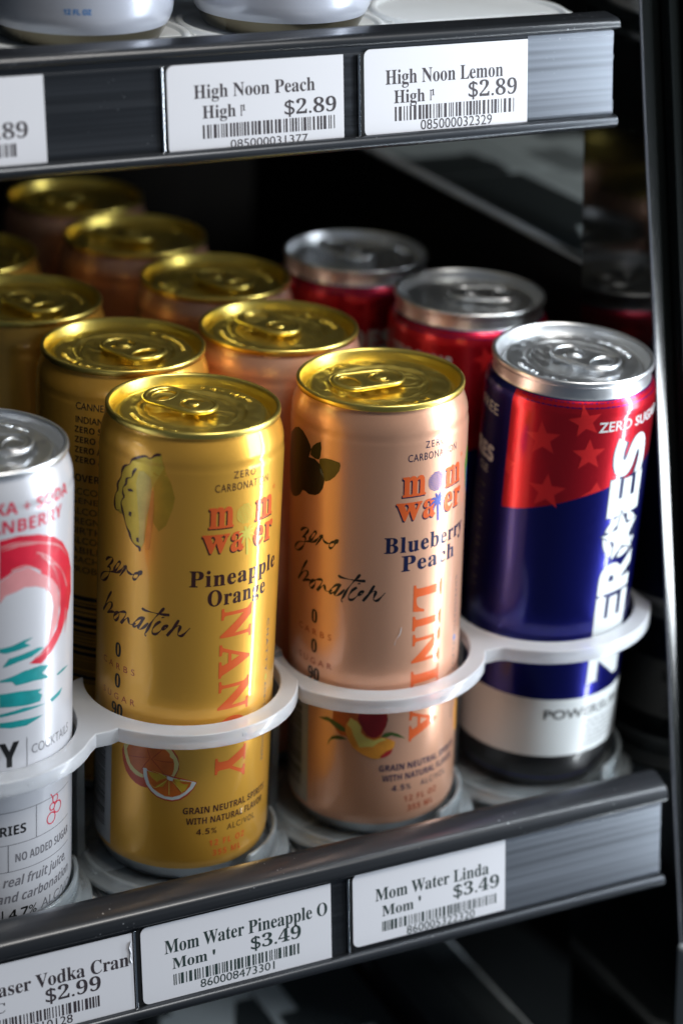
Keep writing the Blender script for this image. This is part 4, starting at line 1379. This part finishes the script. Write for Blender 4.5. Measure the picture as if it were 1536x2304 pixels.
# lower side divider whose grey top edge runs back into the dark
t = thing('side_divider', 'dark divider with a pale worn top edge, behind the red cans', 'divider', (0, 0, 0), SLOPE)
bm = bmesh.new()
box(bm, 175, 179, 48, 330, -3, 166.5, None, 0.5)
mesh_obj('board', bm, BLACKM, t, smooth=False)
bm = bmesh.new()
box(bm, 174.4, 179.6, 47, 330, 166.5, 168.4, None, 0.6)
box(bm, 174.4, 179.6, 45.4, 47.6, 120, 168.4, None, 0.6)
mesh_obj('edge_trim', bm, paint('worn_grey_edge', (0.42, 0.46, 0.50), 0.3, 0.35, var=0.5, scale=300), t, smooth=False)

# printed cartons beyond the divider
m, nt, b = new_mat('faded_carton_print')
N, L = nt.nodes, nt.links
tc = N.new('ShaderNodeTexCoord')
mp = N.new('ShaderNodeMapping')
mp.inputs['Scale'].default_value = (30, 14, 70)
L.new(tc.outputs['Object'], mp.inputs['Vector'])
nz = N.new('ShaderNodeTexVoronoi')
nz.distance = 'CHEBYCHEV'
nz.inputs['Scale'].default_value = 0.9
L.new(mp.outputs['Vector'], nz.inputs['Vector'])
cr = N.new('ShaderNodeValToRGB')
cr.color_ramp.elements[0].position = 0.42
cr.color_ramp.elements[0].color = (0.02, 0.026, 0.028, 1)
cr.color_ramp.elements[1].position = 0.62
cr.color_ramp.elements[1].color = (0.26, 0.31, 0.33, 1)
L.new(nz.outputs['Color'], cr.inputs['Fac'])
L.new(cr.outputs['Color'], b.inputs['Base Color'])
b.inputs['Roughness'].default_value = 0.4
CARTON = m
WHITEC = paint('pale_carton', (0.30, 0.33, 0.35), 0, 0.5, var=0.25, scale=60)


def carton(label, x0, x1, y0, y1, z0, z1, mat, M=None, rz=0):
    t = thing('drink_carton', label, 'carton', (0, 0, 0), SLOPE @ Matrix.Rotation(rz, 3, 'Z'))
    bm = bmesh.new()
    box(bm, x0, x1, y0, y1, z0, z1, None, 0.8)
    mesh_obj('box', bm, mat, t, smooth=False)
    bm = bmesh.new()
    box(bm, x0 + 3, (x0 + x1) / 2 - 0.4, y0 + 2, y1 - 2, z1 - 0.2, z1 + 0.7, None, 0.2)
    box(bm, (x0 + x1) / 2 + 0.4, x1 - 3, y0 + 2, y1 - 2, z1 - 0.2, z1 + 0.7, None, 0.2)
    mesh_obj('flap', bm, mat, t, smooth=False)
    return t


carton('dark printed carton beyond the divider at the right, blurred in shade', 186, 300, 62, 190, 0, 160, CARTON)
carton('dark printed carton further back beyond the divider, blurred in shade', 186, 300, 196, 330, 0, 158, CARTON)

# ------------------------------------------------------------------ stock on the shelf below the lower rail
LOWC = CARTON.copy()  # lighter ramp stands in for the light that barely reaches this shelf
LOWC.name = 'printed_carton_lower'
for n_ in LOWC.node_tree.nodes:
    if n_.type == 'VALTORGB':
        n_.color_ramp.elements[0].color = (0.05, 0.06, 0.065, 1)
        n_.color_ramp.elements[1].color = (0.75, 0.82, 0.85, 1)
carton('dark green-grey carton below the lower rail, in the middle', 18, 108, -10, 230, -230, -128, LOWC)
carton('pale carton below the lower rail at the right, beside the post', 116, 150, -30, 230, -230, -122, LOWC)
carton('dim carton below the lower rail, under the pineapple price tag', -80, 10, -14, 230, -230, -136, LOWC)
carton('dull red carton between a dark and a pale one, below the lower rail', 109, 114.5, 30, 200, -230, -140, REDP)
t = thing('hinge_bracket', 'pale metal hinge bracket with a round knob, at the lower right corner', 'bracket', (163, -66, -64))
bm = bmesh.new()
box(bm, -2, 16, -2, 8, -60, 12, None, 1.5)
mesh_obj('plate', bm, WHITEC, t, smooth=False)
bm = lathe([(0.1, 0), (8.5, 0), (9.6, 1.2), (9.6, 3.6), (8.2, 5.0), (6.2, 4.4), (5.4, 2.2), (0.1, 2.0)], 40, False, False)
bmesh.ops.transform(bm, matrix=Matrix.Translation((8, -2.2, -14)) @ Matrix.Rotation(PI / 2, 4, 'X'), verts=bm.verts)
mesh_obj('knob', bm, CHROME, t)

t = thing('wire_handle', 'thin curved chrome wire handle beyond the post, at the right edge', 'handle', (190, -10, 232))
bm = bmesh.new()
prev = None
for i in range(21):
    a = math.radians(95 - 95 * i / 20)
    cx_, cz_ = 26 * math.cos(a), 26 * math.sin(a)
    ring = [bm.verts.new(((26 + 0.9 * math.cos(2 * PI * k / 10)) * math.cos(a), 0.9 * math.sin(2 * PI * k / 10), (26 + 0.9 * math.cos(2 * PI * k / 10)) * math.sin(a))) for k in range(10)]
    if prev:
        for k in range(10):
            bm.faces.new((prev[k], prev[(k + 1) % 10], ring[(k + 1) % 10], ring[k]))
    prev = ring
mesh_obj('wire', bm, CHROME, t)

# ------------------------------------------------------------------ the cooler's black inside
bm = bmesh.new()
box(bm, -420, 420, 392, 400, -420, 700)
tag(mesh_obj('back_wall', bm, BLACKM, smooth=False), kind='structure')
bm = bmesh.new()
box(bm, 330, 338, -40, 391, -420, 700)
tag(mesh_obj('right_wall', bm, BLACKM, smooth=False), kind='structure')
bm = bmesh.new()
box(bm, -428, -420, -60, 391, -420, 700)
tag(mesh_obj('left_wall', bm, BLACKM, smooth=False), kind='structure')
bm = bmesh.new()
box(bm, -420, 330, -80, 391, -270, -262)
tag(mesh_obj('cooler_floor', bm, DECKM, smooth=False), kind='structure')
bm = bmesh.new()
box(bm, -420, 330, 0, 391, 560, 568)
tag(mesh_obj('cooler_ceiling', bm, BLACKM, smooth=False), kind='structure')
